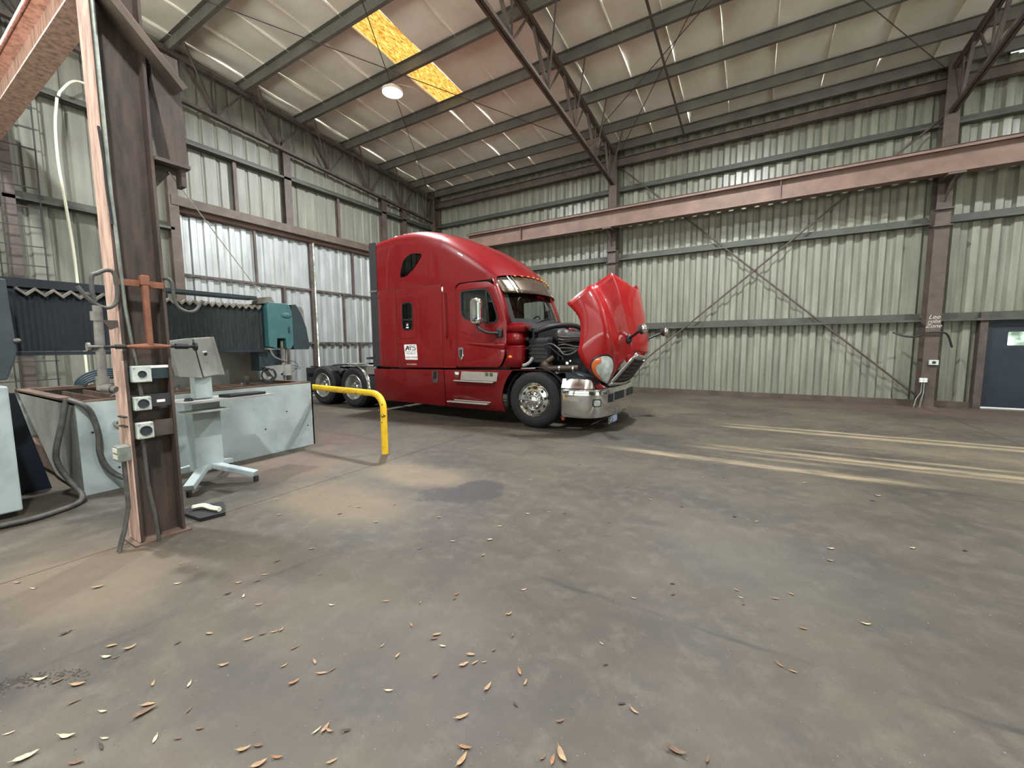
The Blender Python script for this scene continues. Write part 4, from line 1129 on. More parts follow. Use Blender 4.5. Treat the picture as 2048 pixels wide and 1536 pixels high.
# sleeper and cab sides
side('sleeper_rear_panel', rpoly([(-7.17, 1.02), (-6.625, 1.00), (-6.625, 2.665), (-7.17, 2.665)], 0.02), [], RED, bev=0.004)
side('side_extender', rpoly([(-7.40, 1.02), (-7.18, 1.02), (-7.18, 3.72), (-7.40, 3.72)], 0.02), [], 'dark_panel', off=0.01)
side('extender_strap', [(-7.42, 2.66), (-7.18, 2.66), (-7.18, 2.69), (-7.42, 2.69)], [], 'alu', off=0.0, thick=0.03)
bunk = rrect(-6.43, -6.14, 1.80, 2.37, 0.08)
side('sleeper_side', rpoly([(-6.615, 1.00), (-5.34, 1.02), (-5.34, 2.665), (-6.615, 2.665)], 0.02), [bunk], RED, bev=0.004)
side('cab_side', rpoly([(-5.33, 1.02), (-5.005, 1.03), (-4.985, 2.60), (-4.90, 2.655), (-4.30, 2.665), (-4.08, 2.68), (-5.33, 2.68)], 0.01), [], RED)
# pressed frames around the bunk window and the locker door
side('locker_frame', rrect(-6.60, -6.04, 1.62, 2.50, 0.06), [rrect(-6.585, -6.055, 1.635, 2.485, 0.05)], RED, thick=0.012, off=-0.010, both=False, bev=0.004)
side('locker_frame', rrect(-6.58, -5.93, 1.10, 1.52, 0.08), [rrect(-6.565, -5.945, 1.115, 1.505, 0.07)], RED, thick=0.012, off=-0.010, both=False, bev=0.004)
bw = side('bunk_window', rrect(-6.42, -6.15, 1.81, 2.36, 0.075), [], 'glass_tint', thick=0.008, off=0.004, both=False)
side('window_seal', rrect(-6.44, -6.13, 1.79, 2.38, 0.085), [rrect(-6.415, -6.155, 1.815, 2.355, 0.07)], 'black_plastic', thick=0.014, off=-0.008, both=False)
side('window_bar', [(-6.42, 2.00), (-6.15, 2.00), (-6.15, 2.03), (-6.42, 2.03)], [], 'black_plastic', thick=0.012, off=-0.006, both=False)
side('bunk_backing', rrect(-6.46, -6.11, 1.77, 2.40, 0.05), [], 'interior', thick=0.01, off=0.12, both=False)
st = side('window_sticker', [(-6.335, 1.835), (-6.250, 1.835), (-6.250, 1.955), (-6.335, 1.955)], [], 'decal_black', thick=0.002, off=-0.006, both=False)
star = []
for i in range(10):
    r_ = 0.032 if i % 2 == 0 else 0.013
    a = PI / 2 + 2 * PI * i / 10
    star.append((-6.2925 + r_ * math.cos(a), 1.907 + r_ * math.sin(a)))
side('sticker_star', star, [], 'decal_white', thick=0.002, off=-0.008, both=False, parent=st)
side('sticker_bar', [(-6.33, 1.838), (-6.255, 1.838), (-6.255, 1.862), (-6.33, 1.862)], [], 'decal_white', thick=0.002, off=-0.008, both=False, parent=st)

# roof cap and fairing, lofted from stations
STA = [(-7.17, 1.20, 3.50, 3.80, 0.42, 0), (-6.95, 1.20, 3.52, 3.82, 0.42, 0), (-6.62, 1.20, 3.55, 3.86, 0.45, 0), (-6.25, 1.20, 3.54, 3.89, 0.50, 0), (-5.85, 1.20, 3.48, 3.86, 0.55, 0), (-5.335, 1.20, 3.34, 3.72, 0.62, 0.0),
       (-5.0, 1.195, 3.18, 3.56, 0.66, 0.04), (-4.7, 1.18, 3.01, 3.38, 0.70, 0.09), (-4.45, 1.165, 2.87, 3.19, 0.74, 0.14), (-4.25, 1.145, 2.765, 2.99, 0.8, 0.19), (-4.10, 1.11, 2.70, 2.80, 0.9, 0.23)]
def station(x, w, zs, zc, a, bulge, n=9):
    half = []
    zb = 2.672 if x < -4.2 else 2.672
    for k in range(4):
        half.append((w, zb + (zs - zb) * k / 4))
    for k in range(n + 1):
        th = PI / 2 * k / n
        half.append((w * math.cos(th) ** a if k < n else 0.0, zs + (zc - zs) * math.sin(th) ** a))
    pts = []
    for yo, z in half:
        pts.append((x + bulge * (1 - (yo / w) ** 2), YC - yo, z))
    for yo, z in half[-2::-1]:
        pts.append((x + bulge * (1 - (yo / w) ** 2), YC + yo, z))
    return pts
def interp_stations(stas, n=4):
    return [tuple(v) for v in crom([Vector(s) for s in stas], n)]
def loft(name, i0, i1, mt):
    ss = [STA[i] for i in range(len(STA))]
    dense = interp_stations(ss, 4)
    rows = [station(*s) for s in dense[i0 * 4:i1 * 4 + 1]]
    return mk(name, G().grid(rows), M[mt], tk, smooth=50)
loft('roof_rear_cap', 0, 2, RED)
loft('roof_cap', 2, 5, RED)
loft('roof_fairing', 5, 10, RED)
mk('roof_seam', G().grid([station(-5.3365, 1.2015, 3.34, 3.722, 0.62, 0), station(-5.3315, 1.2015, 3.34, 3.722, 0.62, 0)]), M['decal_black'], tk)
mk('roof_seam', G().grid([station(-6.6225, 1.2015, 3.55, 3.862, 0.45, 0), station(-6.6175, 1.2015, 3.55, 3.862, 0.45, 0)]), M['decal_black'], tk)
mk('belt_seam', G().box(-7.17, -4.98, YS - 0.009, YS + 0.02, 2.6645, 2.672), M['decal_black'], tk)
# rear wall of the sleeper
mk('sleeper_back', G().box(-7.18, -7.15, YS + 0.02, YF - 0.02, 1.0, 3.62), M[RED], tk)
# high bunk window shaped like a shark fin
fin = rpoly([(-5.851, 3.322), (-5.847, 3.277), (-6.064, 3.055), (-6.285, 2.923), (-6.423, 2.9), (-6.455, 2.926), (-6.414, 3.091), (-6.356, 3.217), (-6.234, 3.31), (-6.125, 3.35), (-5.986, 3.343)], 0.03)
side('fin_window', fin, [], 'glass_tint', thick=0.012, off=-0.010)
side('fin_backing', [(x_ * 1.0, z_) for x_, z_ in fin], [], 'interior', thick=0.004, off=0.0)
# rooftop bits
mk('clearance_marker', G().sphere((-6.72, 6.42, 3.80), 0.05, 0.03, 0.025), M['white_plastic'], tk, smooth=60)
for x_ in (-6.55, -6.42):
    mk('clearance_marker', G().sphere((x_, 6.5, 3.84), 0.02, 0.02, 0.02), M['white_plastic'], tk, smooth=60)
mk('antenna', G().cyl((-5.34, 6.62, 3.60), (-5.34, 6.62, 3.86), 0.006, 6), M['black_plastic'], tk)
mk('side_lamp', G().sphere((-5.31, YS - 0.012, 2.57), 0.022, 0.015, 0.05), M['white_plastic'], tk, smooth=60)
mk('grab_handle', G().tube(crom([(-5.24, YS - 0.005, 2.48), (-5.24, YS - 0.05, 2.44), (-5.225, YS - 0.05, 2.0), (-5.22, YS - 0.05, 1.66), (-5.22, YS - 0.005, 1.62)], 4), 0.012, 8), M[RED], tk, smooth=40)
side('latch', rrect(-5.15, -5.11, 1.40, 1.60, 0.012), [rrect(-5.142, -5.118, 1.41, 1.59, 0.006)], RED, thick=0.014, off=-0.012, both=False)

# doors
win = [(p[0], p[1]) for p in crom([Vector(q) for q in [(-4.80, 2.50), (-4.50, 2.51), (-4.26, 2.49), (-4.15, 2.36), (-4.06, 2.12), (-4.01, 1.95), (-4.08, 1.875), (-4.30, 1.875), (-4.62, 1.93), (-4.78, 1.98), (-4.85, 2.10), (-4.86, 2.35), (-4.855, 2.46)]], 4, closed=True)]
dout = rpoly([(-4.995, 1.04), (-3.99, 1.06), (-3.90, 1.20), (-3.845, 1.47), (-3.815, 1.86), (-3.93, 2.20), (-4.08, 2.55), (-4.22, 2.625), (-4.60, 2.645), (-4.90, 2.63), (-4.975, 2.55)], 0.06)
for mp, sgn in ((near, 1), (far, -1)):
    dr = mk('door', mapped(fill2d(dout, [win], 0.05, 0.012), mp(0.0), sgn < 0), M[RED], tk, smooth=30)
    sx = Vector((-4.45, 2.2))
    grow = lambda k: [(sx.x + (a - sx.x) * k, sx.y + (b_ - sx.y) * k) for a, b_ in win]
    mk('window_seal', mapped(fill2d(grow(1.01), [grow(0.93)], 0.03), mp(-0.012), sgn < 0), M['black_plastic'], dr)
    mk('window_glass', mapped(fill2d(grow(0.98), [], 0.006), mp(0.0), sgn < 0), M['glass_clear'], dr)
    mk('quarter_divider', mapped(fill2d([(-4.235, 1.89), (-4.205, 1.89), (-4.265, 2.48), (-4.29, 2.48)], [], 0.02), mp(-0.004), sgn < 0), M['black_plastic'], dr)
    yb = YS if sgn > 0 else YF
    yy_ = lambda d: yb - sgn * d
    # door handle
    mk('door_handle', mapped(fill2d(rpoly([(-4.92, 1.43), (-4.81, 1.43), (-4.80, 1.26), (-4.83, 1.18), (-4.87, 1.18), (-4.915, 1.28)], 0.03), [], 0.03, 0.008), mp(-0.03), sgn < 0), M['chrome'], dr, smooth=40)
    mk('handle_cup', mapped(fill2d(rpoly([(-4.885, 1.39), (-4.85, 1.39), (-4.835, 1.27), (-4.86, 1.215), (-4.885, 1.28)], 0.015), [], 0.01), mp(-0.046), sgn < 0), M['outlet_dark'], dr)
    # swage line flowing into the cowl
    rows = []
    for k in range(9):
        x_ = -4.72 + (0.87) * k / 8
        h_ = 0.03 + 0.075 * (k / 8)
        zc = 1.50 - 0.045 * (k / 8)
        d_ = 0.028 + 0.03 * (k / 8) ** 0.7 if k else 0.026
        rows.append([(x_, yy_(0.024), zc + h_ * 0.55), (x_, yy_(d_), zc + h_ * 0.25), (x_, yy_(d_ + 0.008), zc), (x_, yy_(d_), zc - h_ * 0.3), (x_, yy_(0.024), zc - h_ * 0.8)])
    mk('swage', G().grid(rows, sgn < 0), M[RED], dr, smooth=70)
    # mirror on a low arm
    mr = mk('mirror_arm', G().tube(crom([(-4.30, yy_(0.27), 1.86), (-4.24, yy_(0.27), 1.76), (-4.10, yy_(0.22), 1.69), (-3.98, yy_(0.10), 1.68), (-3.95, yy_(0.02), 1.68)], 5), 0.026, 8), M['black_plastic'], dr, smooth=50)
    mk('mirror_foot', mapped(fill2d(rrect(-4.03, -3.90, 1.60, 1.76, 0.03), [], 0.08, 0.02), mp(-0.05), sgn < 0), M['black_plastic'], dr, smooth=40)
    g_ = G()
    rows = []
    for z_, s_ in ((1.85, 0.75), (1.88, 0.96), (1.95, 1.0), (2.20, 1.0), (2.27, 0.95), (2.30, 0.75), (2.305, 0.3)):
        rows.append([(-4.30 + 0.115 * s_ * math.copysign(abs(math.cos(a)) ** 0.5, math.cos(a)), yy_(0.28) + 0.07 * s_ * math.copysign(abs(math.sin(a)) ** 0.6, math.sin(a)), z_) for a in [2 * PI * i / 20 for i in range(21)]])
    mk('mirror_housing', G().grid(rows), M['chrome'], mr if False else tk, smooth=60)

# A pillars, cowl sides, windscreen
def wsB(t): return Vector((-3.84 + 0.34 * (1 - t * t), YC + t * 1.03, 1.885))
def wsT(t): return Vector((-4.10 + 0.26 * (1 - t * t), YC + t * 0.99, 2.66))
for s, yb in ((-1, YS), (1, YF)):
    a0, a1 = wsB(s), wsT(s)
    g_ = G().grid([[(-3.80, yb + 0.02 * -s * -1, 1.84), tuple(a0 + Vector((0, 0, -0.03)))], [(-3.94, yb, 2.22), tuple(a0.lerp(a1, 0.45))], [(-4.09, yb, 2.57), tuple(a0.lerp(a1, 0.9))], [(-4.16, yb - s * 0.04, 2.68), tuple(a1 + Vector((-0.02, 0, 0.03)))]], s > 0)
    mk('windscreen_pillar', g_, M[RED], tk, smooth=50, solid=0.02)
N_ = 16
ts = [-1 + 2 * i / N_ for i in range(N_ + 1)]
mk('windscreen', G().grid([[tuple(wsB(t).lerp(wsT(t), k / 4)) for t in ts] for k in range(5)]), M['glass_clear'], tk, smooth=60)
def ws(t, k, out=0.006): 
    p = wsB(t).lerp(wsT(t), k); return (p.x + out, p.y, p.z + out * 0.5)
g_ = G()
g_.grid([[ws(t, 0) for t in ts], [ws(t, 0.09) for t in ts]])
g_.grid([[ws(t, 0.72) for t in ts], [ws(t, 1.0) for t in ts]])
for a, b_ in ((-1, -0.93), (0.93, 1), (-0.02, 0.02)):
    g_.grid([[ws(a + (b_ - a) * i / 2, k / 4) for i in range(3)] for k in range(5)])
mk('windscreen_surround', g_, M['interior'], tk, smooth=60)
mk('wiper', G().tube([ws(-0.55, -0.02, 0.02), ws(-0.40, 0.05, 0.03), ws(0.05, 0.12, 0.03)], 0.008, 6), M['black_plastic'], tk)
mk('wiper', G().tube([ws(0.25, -0.02, 0.02), ws(0.40, 0.05, 0.03), ws(0.85, 0.12, 0.03)], 0.008, 6), M['black_plastic'], tk)
# sun visor
def vis(t, k):
    top = Vector((-4.15 + 0.30 * (1 - t * t), YC + t * 1.13, 2.705 + 0.075 * (1 - t * t)))
    bot = Vector((-3.98 + 0.36 * (1 - t * t), YC + t * 1.06, 2.43 + 0.02 * (1 - t * t)))
    return top.lerp(bot, k)
vz = mk('sun_visor', G().grid([[tuple(vis(t, k / 4)) for t in ts] for k in range(5)], True), M['visor_metal'], tk, smooth=60, solid=0.008)
for t in (-0.78, -0.70, 0.30, 0.34):
    mk('visor_strip', G().grid([[tuple(vis(t + dt, k) + Vector((0.012, 0, 0.004))) for dt in (0, 0.022 if t < 0 else 0.012)] for k in (-0.08, 0.5, 1.0)], True), M['chrome'], vz, solid=0.006)
for i in range(9):
    t = -0.62 + 1.3 * i / 8
    p = vis(t, -0.03) + Vector((0.02, 0, 0.012))
    mk('visor_light', G().sphere(tuple(p), 0.022, 0.040, 0.016, 10, 6), M['amber'], vz, smooth=60)
for i in range(12):
    t = -0.9 + 1.8 * i / 11
    p = vis(t, 0.55 + 0.3 * (i % 2)) + Vector((0.014, 0, 0.004))
    mk('rivet', G().sphere(tuple(p), 0.007, 0.007, 0.007, 6, 4), M['chrome'], vz)
# red cowl corners at the front of the doors
for s, yb in ((-1, YS), (1, YF)):
    sy = lambda d: yb - s * -d * -1 if False else yb + (-s) * d   # d inwards
    def ring(z, x1, d0):
        return [(-3.83 + (0.02 if z < 1.2 else 0.0) - (0.13 if z < 1.2 else 0), sy(d0), z), (x1 - 0.06, sy(d0), z), (x1, sy(d0 + 0.04), z), (x1, sy(0.30), z)]
    g_ = G().grid([ring(1.065, -3.54, -0.01), ring(1.25, -3.54, -0.02), ring(1.44, -3.53, -0.035), ring(1.455, -3.545, -0.035)], s > 0)
    mk('cowl_corner', g_, M[RED], tk, smooth=20, solid=0.01)
    g_ = G().grid([ring(1.46, -3.56, 0.0), ring(1.70, -3.55, 0.0)], s > 0)
    mk('cowl_corner', g_, M[RED], tk, smooth=20, solid=0.01)
    g_ = G().grid([ring(1.70, -3.50, -0.02), ring(1.80, -3.48, -0.015), [(-3.83, sy(0.03), 1.86), (-3.62, sy(0.04), 1.86), (-3.56, sy(0.08), 1.855), (-3.56, sy(0.30), 1.85)]], s > 0)
    mk('cowl_corner', g_, M[RED], tk, smooth=20, solid=0.01)
    mk('marker_lamp', G().sphere((-3.755, sy(-0.022), 1.255), 0.045, 0.015, 0.026, 12, 6), M['amber'], tk, smooth=60)
# cowl, firewall, dash
mk('cowl_top', G().grid([[(wsB(t).x + 0.005, wsB(t).y, 1.89) for t in ts], [(wsB(t).x + 0.10, wsB(t).y, 1.83) for t in ts], [(-3.40 + 0.08 * (1 - t * t), wsB(t).y, 1.76) for t in ts], [(-3.40 + 0.06 * (1 - t * t), wsB(t).y, 1.55) for t in ts]]), M['interior'], tk, smooth=50)
mk('firewall', G().box(-3.66, -3.56, YS + 0.2, YF - 0.2, 0.70, 1.80), M['engine_black'], tk)
mk('dashboard', G().box(-4.15, -3.86, YS + 0.12, YF - 0.12, 1.35, 1.86), M['interior'], tk)
mk('cab_floor', G().box(-7.1, -3.8, YS + 0.05, YF - 0.05, 1.02, 1.08), M['interior'], tk)
mk('cab_curtain', G().box(-5.30, -5.26, YS + 0.05, YF - 0.05, 1.08, 2.66), M['interior'], tk)
mk('headliner', G().box(-5.26, -4.2, YS + 0.05, YF - 0.05, 2.62, 2.655), M['interior'], tk)
for yc in (6.75, 8.15):
    mk('cab_seat', G().box(-5.15, -4.70, yc - 0.25, yc + 0.25, 1.08, 1.62).box(-5.2, -5.05, yc - 0.24, yc + 0.24, 1.62, 2.20).box(-5.18, -5.08, yc - 0.12, yc + 0.12, 2.20, 2.42), M['interior'], tk, bevel=0.04)
mk('steering_wheel', G().tube([(-4.28 + 0.10 * math.sin(2 * PI * i / 24), 8.15 + 0.21 * math.cos(2 * PI * i / 24), 1.92 + 0.18 * math.sin(2 * PI * i / 24)) for i in range(25)], 0.014, 6), M['black_plastic'], tk, smooth=60)

# lower skirts with steps
sk = rpoly([(-7.37, 0.955), (-5.325, 0.985), (-5.325, 0.235), (-7.36, 0.255)], 0.015)
for mp, sgn in ((near, 1), (far, -1)):
    tuck = lambda u, v, w, mp=mp, sgn=sgn: (u, (YS if sgn > 0 else YF) - sgn * (w - 0.0 - (0.06 * max(0, (0.42 - v) / 0.2) ** 2)), v)
    mk('side_skirt', mapped(fill2d(sk, [], 0.03, 0.008), tuck, sgn < 0), M[RED], tk, smooth=30)
    fr = [(-5.315, 0.985), (-3.655, 1.02)] + [(-3.28 - 0.66 * math.cos(math.radians(a)), 0.50 + 0.66 * math.sin(math.radians(a))) for a in (52, 44, 34, 22, 10, 0, -12, -22)] + [(-3.90, 0.225), (-5.315, 0.235)]
    step = rpoly([(-5.05, 0.95), (-4.02, 0.965), (-4.06, 0.79), (-5.08, 0.775)], 0.02)
    fs_ = mk('front_skirt', mapped(fill2d(fr, [], 0.03, 0.008), tuck, sgn < 0), M[RED], tk, smooth=30)
    mk('step_plate', mapped(fill2d([(-4.865, 0.965), (-4.025, 0.962), (-4.055, 0.795), (-4.895, 0.800)], [], 0.012), mp(-0.018), sgn < 0), M['alu_plate'], fs_)
    mk('step_tread', mapped(fill2d([(-5.04, 0.79), (-4.09, 0.788), (-4.12, 0.763), (-5.04, 0.768)], [], 0.07, 0.005), mp(-0.035), sgn < 0), M['alu_plate'], fs_)
    mk('step_tread', mapped(fill2d([(-5.19, 0.372), (-4.22, 0.378), (-4.22, 0.352), (-5.19, 0.348)], [], 0.10, 0.005), mp(-0.05), sgn < 0), M['alu_plate'], fs_)
    mk('step_plate', mapped(fill2d([(-5.06, 0.405), (-4.19, 0.405), (-4.19, 0.386), (-5.06, 0.386)], [], 0.012), mp(-0.018), sgn < 0), M['alu_plate'], fs_)
    mk('step_pocket', mapped(fill2d(rpoly([(-5.06, 0.965), (-4.92, 0.965), (-4.94, 0.84), (-5.03, 0.84)], 0.03), [], 0.012), mp(-0.012), sgn < 0), M['primer_dark'], fs_)
    mk('pocket_lamp', mapped(fill2d(rpoly([(-5.04, 0.95), (-4.93, 0.945), (-4.94, 0.89), (-5.02, 0.895)], 0.015), [], 0.016), mp(-0.016), sgn < 0), M['white_plastic'], fs_)
    mk('fuel_recess', mapped(fill2d(rpoly([(-5.64, 0.955), (-5.47, 0.96), (-5.47, 0.72), (-5.62, 0.715)], 0.05), [], 0.01), mp(-0.014), sgn < 0), M['steel_dark'], tk)
    mk('fuel_cap', mapped(fill2d(rpoly([(-5.58, 0.95), (-5.50, 0.95), (-5.52, 0.80), (-5.60, 0.78)], 0.03), [], 0.012), mp(-0.020), sgn < 0), M['black_plastic'], tk)
    if sgn > 0:
        for x_ in (-4.27, -4.17):
            mk('step_label', mapped(fill2d(rrect(x_ - 0.035, x_ + 0.035, 0.885, 0.955, 0.012), [], 0.002), mp(-0.0255)), M['decal_green'], fs_)
# fuel tank behind the skirt, frame
for s in (-1, 1):
    mk('fuel_tank', G().cyl((-7.2, YC + s * 0.85, 0.62), (-5.4, YC + s * 0.85, 0.62), 0.32, 24), M['alu'], tk, smooth=40)
    g_ = G(); ibeam(g_, (-9.95, YC + s * 0.43, 0.80), (-2.25, YC + s * 0.43, 0.80), 0.27, 0.09)
    mk('frame_rail', g_, M['black_plastic'], tk)
for x_ in (-9.9, -8.75, -6.4, -4.6, -2.5):
    mk('cross_member', G().box(x_ - 0.06, x_ + 0.06, YC - 0.43, YC + 0.43, 0.72, 0.88), M['black_plastic'], tk)

# sticker and number on the sleeper
dc = side('door_sticker', rpoly([(-6.405, 1.495), (-6.045, 1.495), (-6.02, 1.175), (-6.375, 1.175)], 0.02), [], 'decal_white', thick=0.003, off=-0.012, both=False)
DOFF = -0.0145
def dmap(cx, cz, off=DOFF): return lambda u, v, w: (cx + u, YS + off - w, cz + v)
# the ATS mark is drawn from strokes
ATS = [rpoly([(-6.375, 1.375), (-6.315, 1.47), (-6.285, 1.47), (-6.355, 1.355)], 0.004), [(-6.315, 1.47), (-6.285, 1.47), (-6.245, 1.372), (-6.275, 1.372)],
       [(-6.265, 1.470), (-6.175, 1.470), (-6.172, 1.456), (-6.262, 1.456)], [(-6.235, 1.432), (-6.210, 1.436), (-6.205, 1.372), (-6.228, 1.372)],
       [(-6.165, 1.470), (-6.075, 1.470), (-6.072, 1.456), (-6.160, 1.456)],
       [(-6.165, 1.435), (-6.085, 1.435), (-6.065, 1.415), (-6.065, 1.388), (-6.085, 1.372), (-6.172, 1.372), (-6.170, 1.388), (-6.092, 1.388), (-6.082, 1.396), (-6.082, 1.410), (-6.092, 1.419), (-6.162, 1.420)],
       [(-6.385, 1.372), (-6.33, 1.41), (-6.26, 1.437), (-6.18, 1.448), (-6.12, 1.446), (-6.18, 1.440), (-6.255, 1.424), (-6.315, 1.396), (-6.362, 1.368)]]
for poly in ATS:
    side('logo_stroke', poly, [], 'decal_black', thick=0.002, off=DOFF, both=False, parent=dc)
for k in range(16):
    side('small_print', [(-6.375 + k * 0.0205, 1.333), (-6.361 + k * 0.0205, 1.333), (-6.359 + k * 0.0205, 1.350), (-6.373 + k * 0.0205, 1.350)], [], 'decal_grey', thick=0.002, off=DOFF, both=False, parent=dc)
mk('lettering', mapped(text2d('FORT MILL, SC', 0.042), dmap(-6.205, 1.302)), M['decal_black'], dc)
mk('lettering', mapped(text2d('USDOT 3957208', 0.048), dmap(-6.200, 1.222)), M['decal_black'], dc)
mk('lettering', mapped(text2d('VIN DL882065', 0.048), dmap(-6.20, 1.077, -0.012)), M['decal_cream'], tk)

# wheels
def tire(name, x, y, r, w, sgn, parent, tread=True):
    """y is the outer face; sgn=+1 tyre extends to +y"""
    pr = [(0.295, 0.02), (0.33, 0.0), (0.42, -0.004), (r - 0.04, 0.012), (r - 0.008, 0.035), (r, 0.06)]
    for k in range(3):
        c = 0.06 + (w - 0.12) * (k + 1) / 4
        pr += [(r, c - 0.008), (r - 0.014, c - 0.006), (r - 0.014, c + 0.006), (r, c + 0.008)]
    pr += [(r, w - 0.06), (r - 0.008, w - 0.035), (r - 0.04, w - 0.012), (0.42, w + 0.004), (0.33, w), (0.295, w - 0.02)]
    return mk(name, G().lathe(pr, (x, y, r), (0, sgn, 0), 48), M['rubber'], parent, smooth=30)
def lugs(parent, x, y, z, rad, n, sgn, out, size=0.016, ln=0.03):
    for i in range(n):
        a = 2 * PI * (i + 0.5) / n
        mk('lug_nut', G().cyl((x + rad * math.cos(a), y, z + rad * math.sin(a)), (x + rad * math.cos(a), y - sgn * ln, z + rad * math.sin(a)), size, 6), M['chrome'], parent)
def front_wheel(x, yo, sgn):
    w = bpy.data.objects.new('front_wheel', None)
    R = 0.50
    tr = tire('tire', x, yo, R, 0.30, sgn, tk)
    rim = [(0.297, 0.03), (0.305, 0.008), (0.296, 0.0), (0.282, 0.012), (0.262, 0.03), (0.225, 0.028), (0.185, 0.02), (0.155, 0.02), (0.15, 0.03)]
    rm = mk('wheel_rim', G().lathe(rim, (x, yo, R), (0, sgn, 0), 48), M['chrome'], tr, smooth=40)
    cap = [(0.175, 0.018), (0.172, -0.01), (0.15, -0.035), (0.10, -0.045), (0.092, -0.07), (0.06, -0.085), (0.0, -0.09)]
    mk('hub_cap', G().lathe(cap, (x, yo, R), (0, sgn, 0), 36), M['chrome'], tr, smooth=30)
    for i in range(10):
        a = 2 * PI * i / 10 + 0.15
        cx, cz = x + 0.222 * math.cos(a), R + 0.222 * math.sin(a)
        mk('hand_hole', G().lathe([(0.0, 0.020), (0.024, 0.020), (0.027, 0.024)], (cx, yo, cz), (0, sgn, 0), 14), M['decal_black'], tr)
    lugs(tr, x, yo - sgn * 0.02, R, 0.135, 10, sgn, 0, 0.017, 0.045)
    mk('brake_drum', G().lathe([(0.15, 0.03), (0.29, 0.06), (0.29, 0.28), (0.0, 0.28)], (x, yo, R), (0, sgn, 0), 24), M['engine_black'], tr)
front_wheel(-3.28, YS - 0.03, 1)
front_wheel(-3.28, YF + 0.03, -1)
mk('front_axle', G().cyl((-3.28, YS + 0.2, 0.5), (-3.28, YF - 0.2, 0.5), 0.06, 12), M['engine_black'], tk, smooth=40)
def rear_wheel(x, yo, sgn):
    R = 0.49
    tr = tire('tire', x, yo, R, 0.26, sgn, tk)
    rim = [(0.297, 0.03), (0.305, 0.008), (0.296, 0.0), (0.285, 0.015), (0.272, 0.05), (0.265, 0.12), (0.25, 0.17), (0.20, 0.18), (0.16, 0.175)]
    mk('wheel_rim', G().lathe(rim, (x, yo, R), (0, sgn, 0), 40), M['alu'], tr, smooth=40)
    mk('hub', G().lathe([(0.17, 0.176), (0.16, 0.12), (0.12, 0.11), (0.11, 0.06), (0.075, 0.04), (0.07, 0.01), (0.0, 0.0)], (x, yo, R), (0, sgn, 0), 28), M['chrome'], tr, smooth=30)
    for i in range(5):
        a = 2 * PI * i / 5 + 0.4
        cx, cz = x + 0.215 * math.cos(a), R + 0.215 * math.sin(a)
        mk('hand_hole', G().lathe([(0.0, 0.172), (0.026, 0.172), (0.03, 0.176)], (cx, yo, cz), (0, sgn, 0), 12), M['decal_black'], tr)
    lugs(tr, x, yo + sgn * 0.17, R, 0.142, 10, sgn, 0, 0.014, 0.03)
    tire('tire', x, yo + sgn * 0.32, R, 0.26, sgn, tk)
for x_ in (-8.18, -9.36):
    rear_wheel(x_, YS + 0.03, 1)
    rear_wheel(x_, YF - 0.03, -1)
    mk('rear_axle', G().cyl((x_, YS + 0.3, 0.49), (x_, YF - 0.3, 0.49), 0.07, 12).sphere((x_, YC, 0.49), 0.2, 0.2, 0.2), M['engine_black'], tk, smooth=40)
    mk('mud_flap_hanger', G().bar((x_ - 0.55, YS + 0.1, 0.95), (x_ - 0.55, YC, 0.85), 0.03, 0.03), M['black_plastic'], tk)
mk('mud_flap', G().box(-10.02, -10.0, YS + 0.03, YS + 0.62, 0.25, 0.92), M['rubber'], tk)
mk('mud_flap', G().box(-10.02, -10.0, YF - 0.62, YF - 0.03, 0.25, 0.92), M['rubber'], tk)
# polished quarter fenders, deck plate and fifth wheel
for s, y0 in ((1, YS + 0.02), (-1, YF - 0.64)):
    rows = []
    for i in range(15):
        a = math.radians(100 - 108 * i / 14)
        rows.append([(-8.18 + 0.565 * math.cos(a), y0, 0.49 + 0.565 * math.sin(a)), (-8.18 + 0.565 * math.cos(a), y0 + 0.62, 0.49 + 0.565 * math.sin(a))])
    fd = mk('quarter_fender', G().grid(rows, True), M['chrome'], tk, smooth=60, solid=0.01)
    rows = [[(-8.18 + (0.565 + d_) * math.cos(math.radians(100 - 108 * i / 14)), y0 + (0 if s > 0 else 0.62) - s * 0.004, 0.49 + (0.565 + d_) * math.sin(math.radians(100 - 108 * i / 14))) for d_ in (-0.035, 0.012)] for i in range(15)]
    mk('fender_lip', G().grid(rows), M['chrome'], fd, smooth=60, solid=0.012)
    rows = [[(x_, y0, z_), (x_, y0 + 0.62, z_)] for x_, z_ in ((-9.0, 0.985), (-8.85, 1.03), (-8.5, 1.045), (-8.25, 1.05))]
    mk('fender_bridge', G().grid(rows, True), M['alu'], tk, smooth=60, solid=0.01)
mk('deck_plate', G().prism([(-8.0, YS + 0.02, 1.00), (-7.62, YS + 0.02, 1.01), (-7.38, YS + 0.25, 1.02), (-7.38, YF - 0.25, 1.02), (-7.62, YF - 0.02, 1.01), (-8.0, YF - 0.02, 1.00)], (0, 0, 0.02)), M['alu'], tk)
mk('deck_side', G().box(-7.72, -7.38, YS + 0.06, YS + 0.10, 0.82, 1.0), M['alu'], tk)
mk('battery_box', G().box(-7.70, -7.38, YS + 0.08, YS + 0.60, 0.42, 0.78), M['dark_panel'], tk)
mk('fifth_wheel', G().prism([(-8.85, YC - 0.2, 1.12), (-8.3, YC - 0.48, 1.15), (-7.75, YC - 0.48, 1.15), (-7.75, YC + 0.48, 1.15), (-8.3, YC + 0.48, 1.15), (-8.85, YC + 0.2, 1.12), (-8.55, YC + 0.06, 1.12), (-8.55, YC - 0.06, 1.12)], (0, 0, 0.05)), M['black_plastic'], tk)
mk('rear_light_bar', G().box(-10.0, -9.9, YC - 0.55, YC + 0.55, 0.70, 0.86), M['black_plastic'], tk)

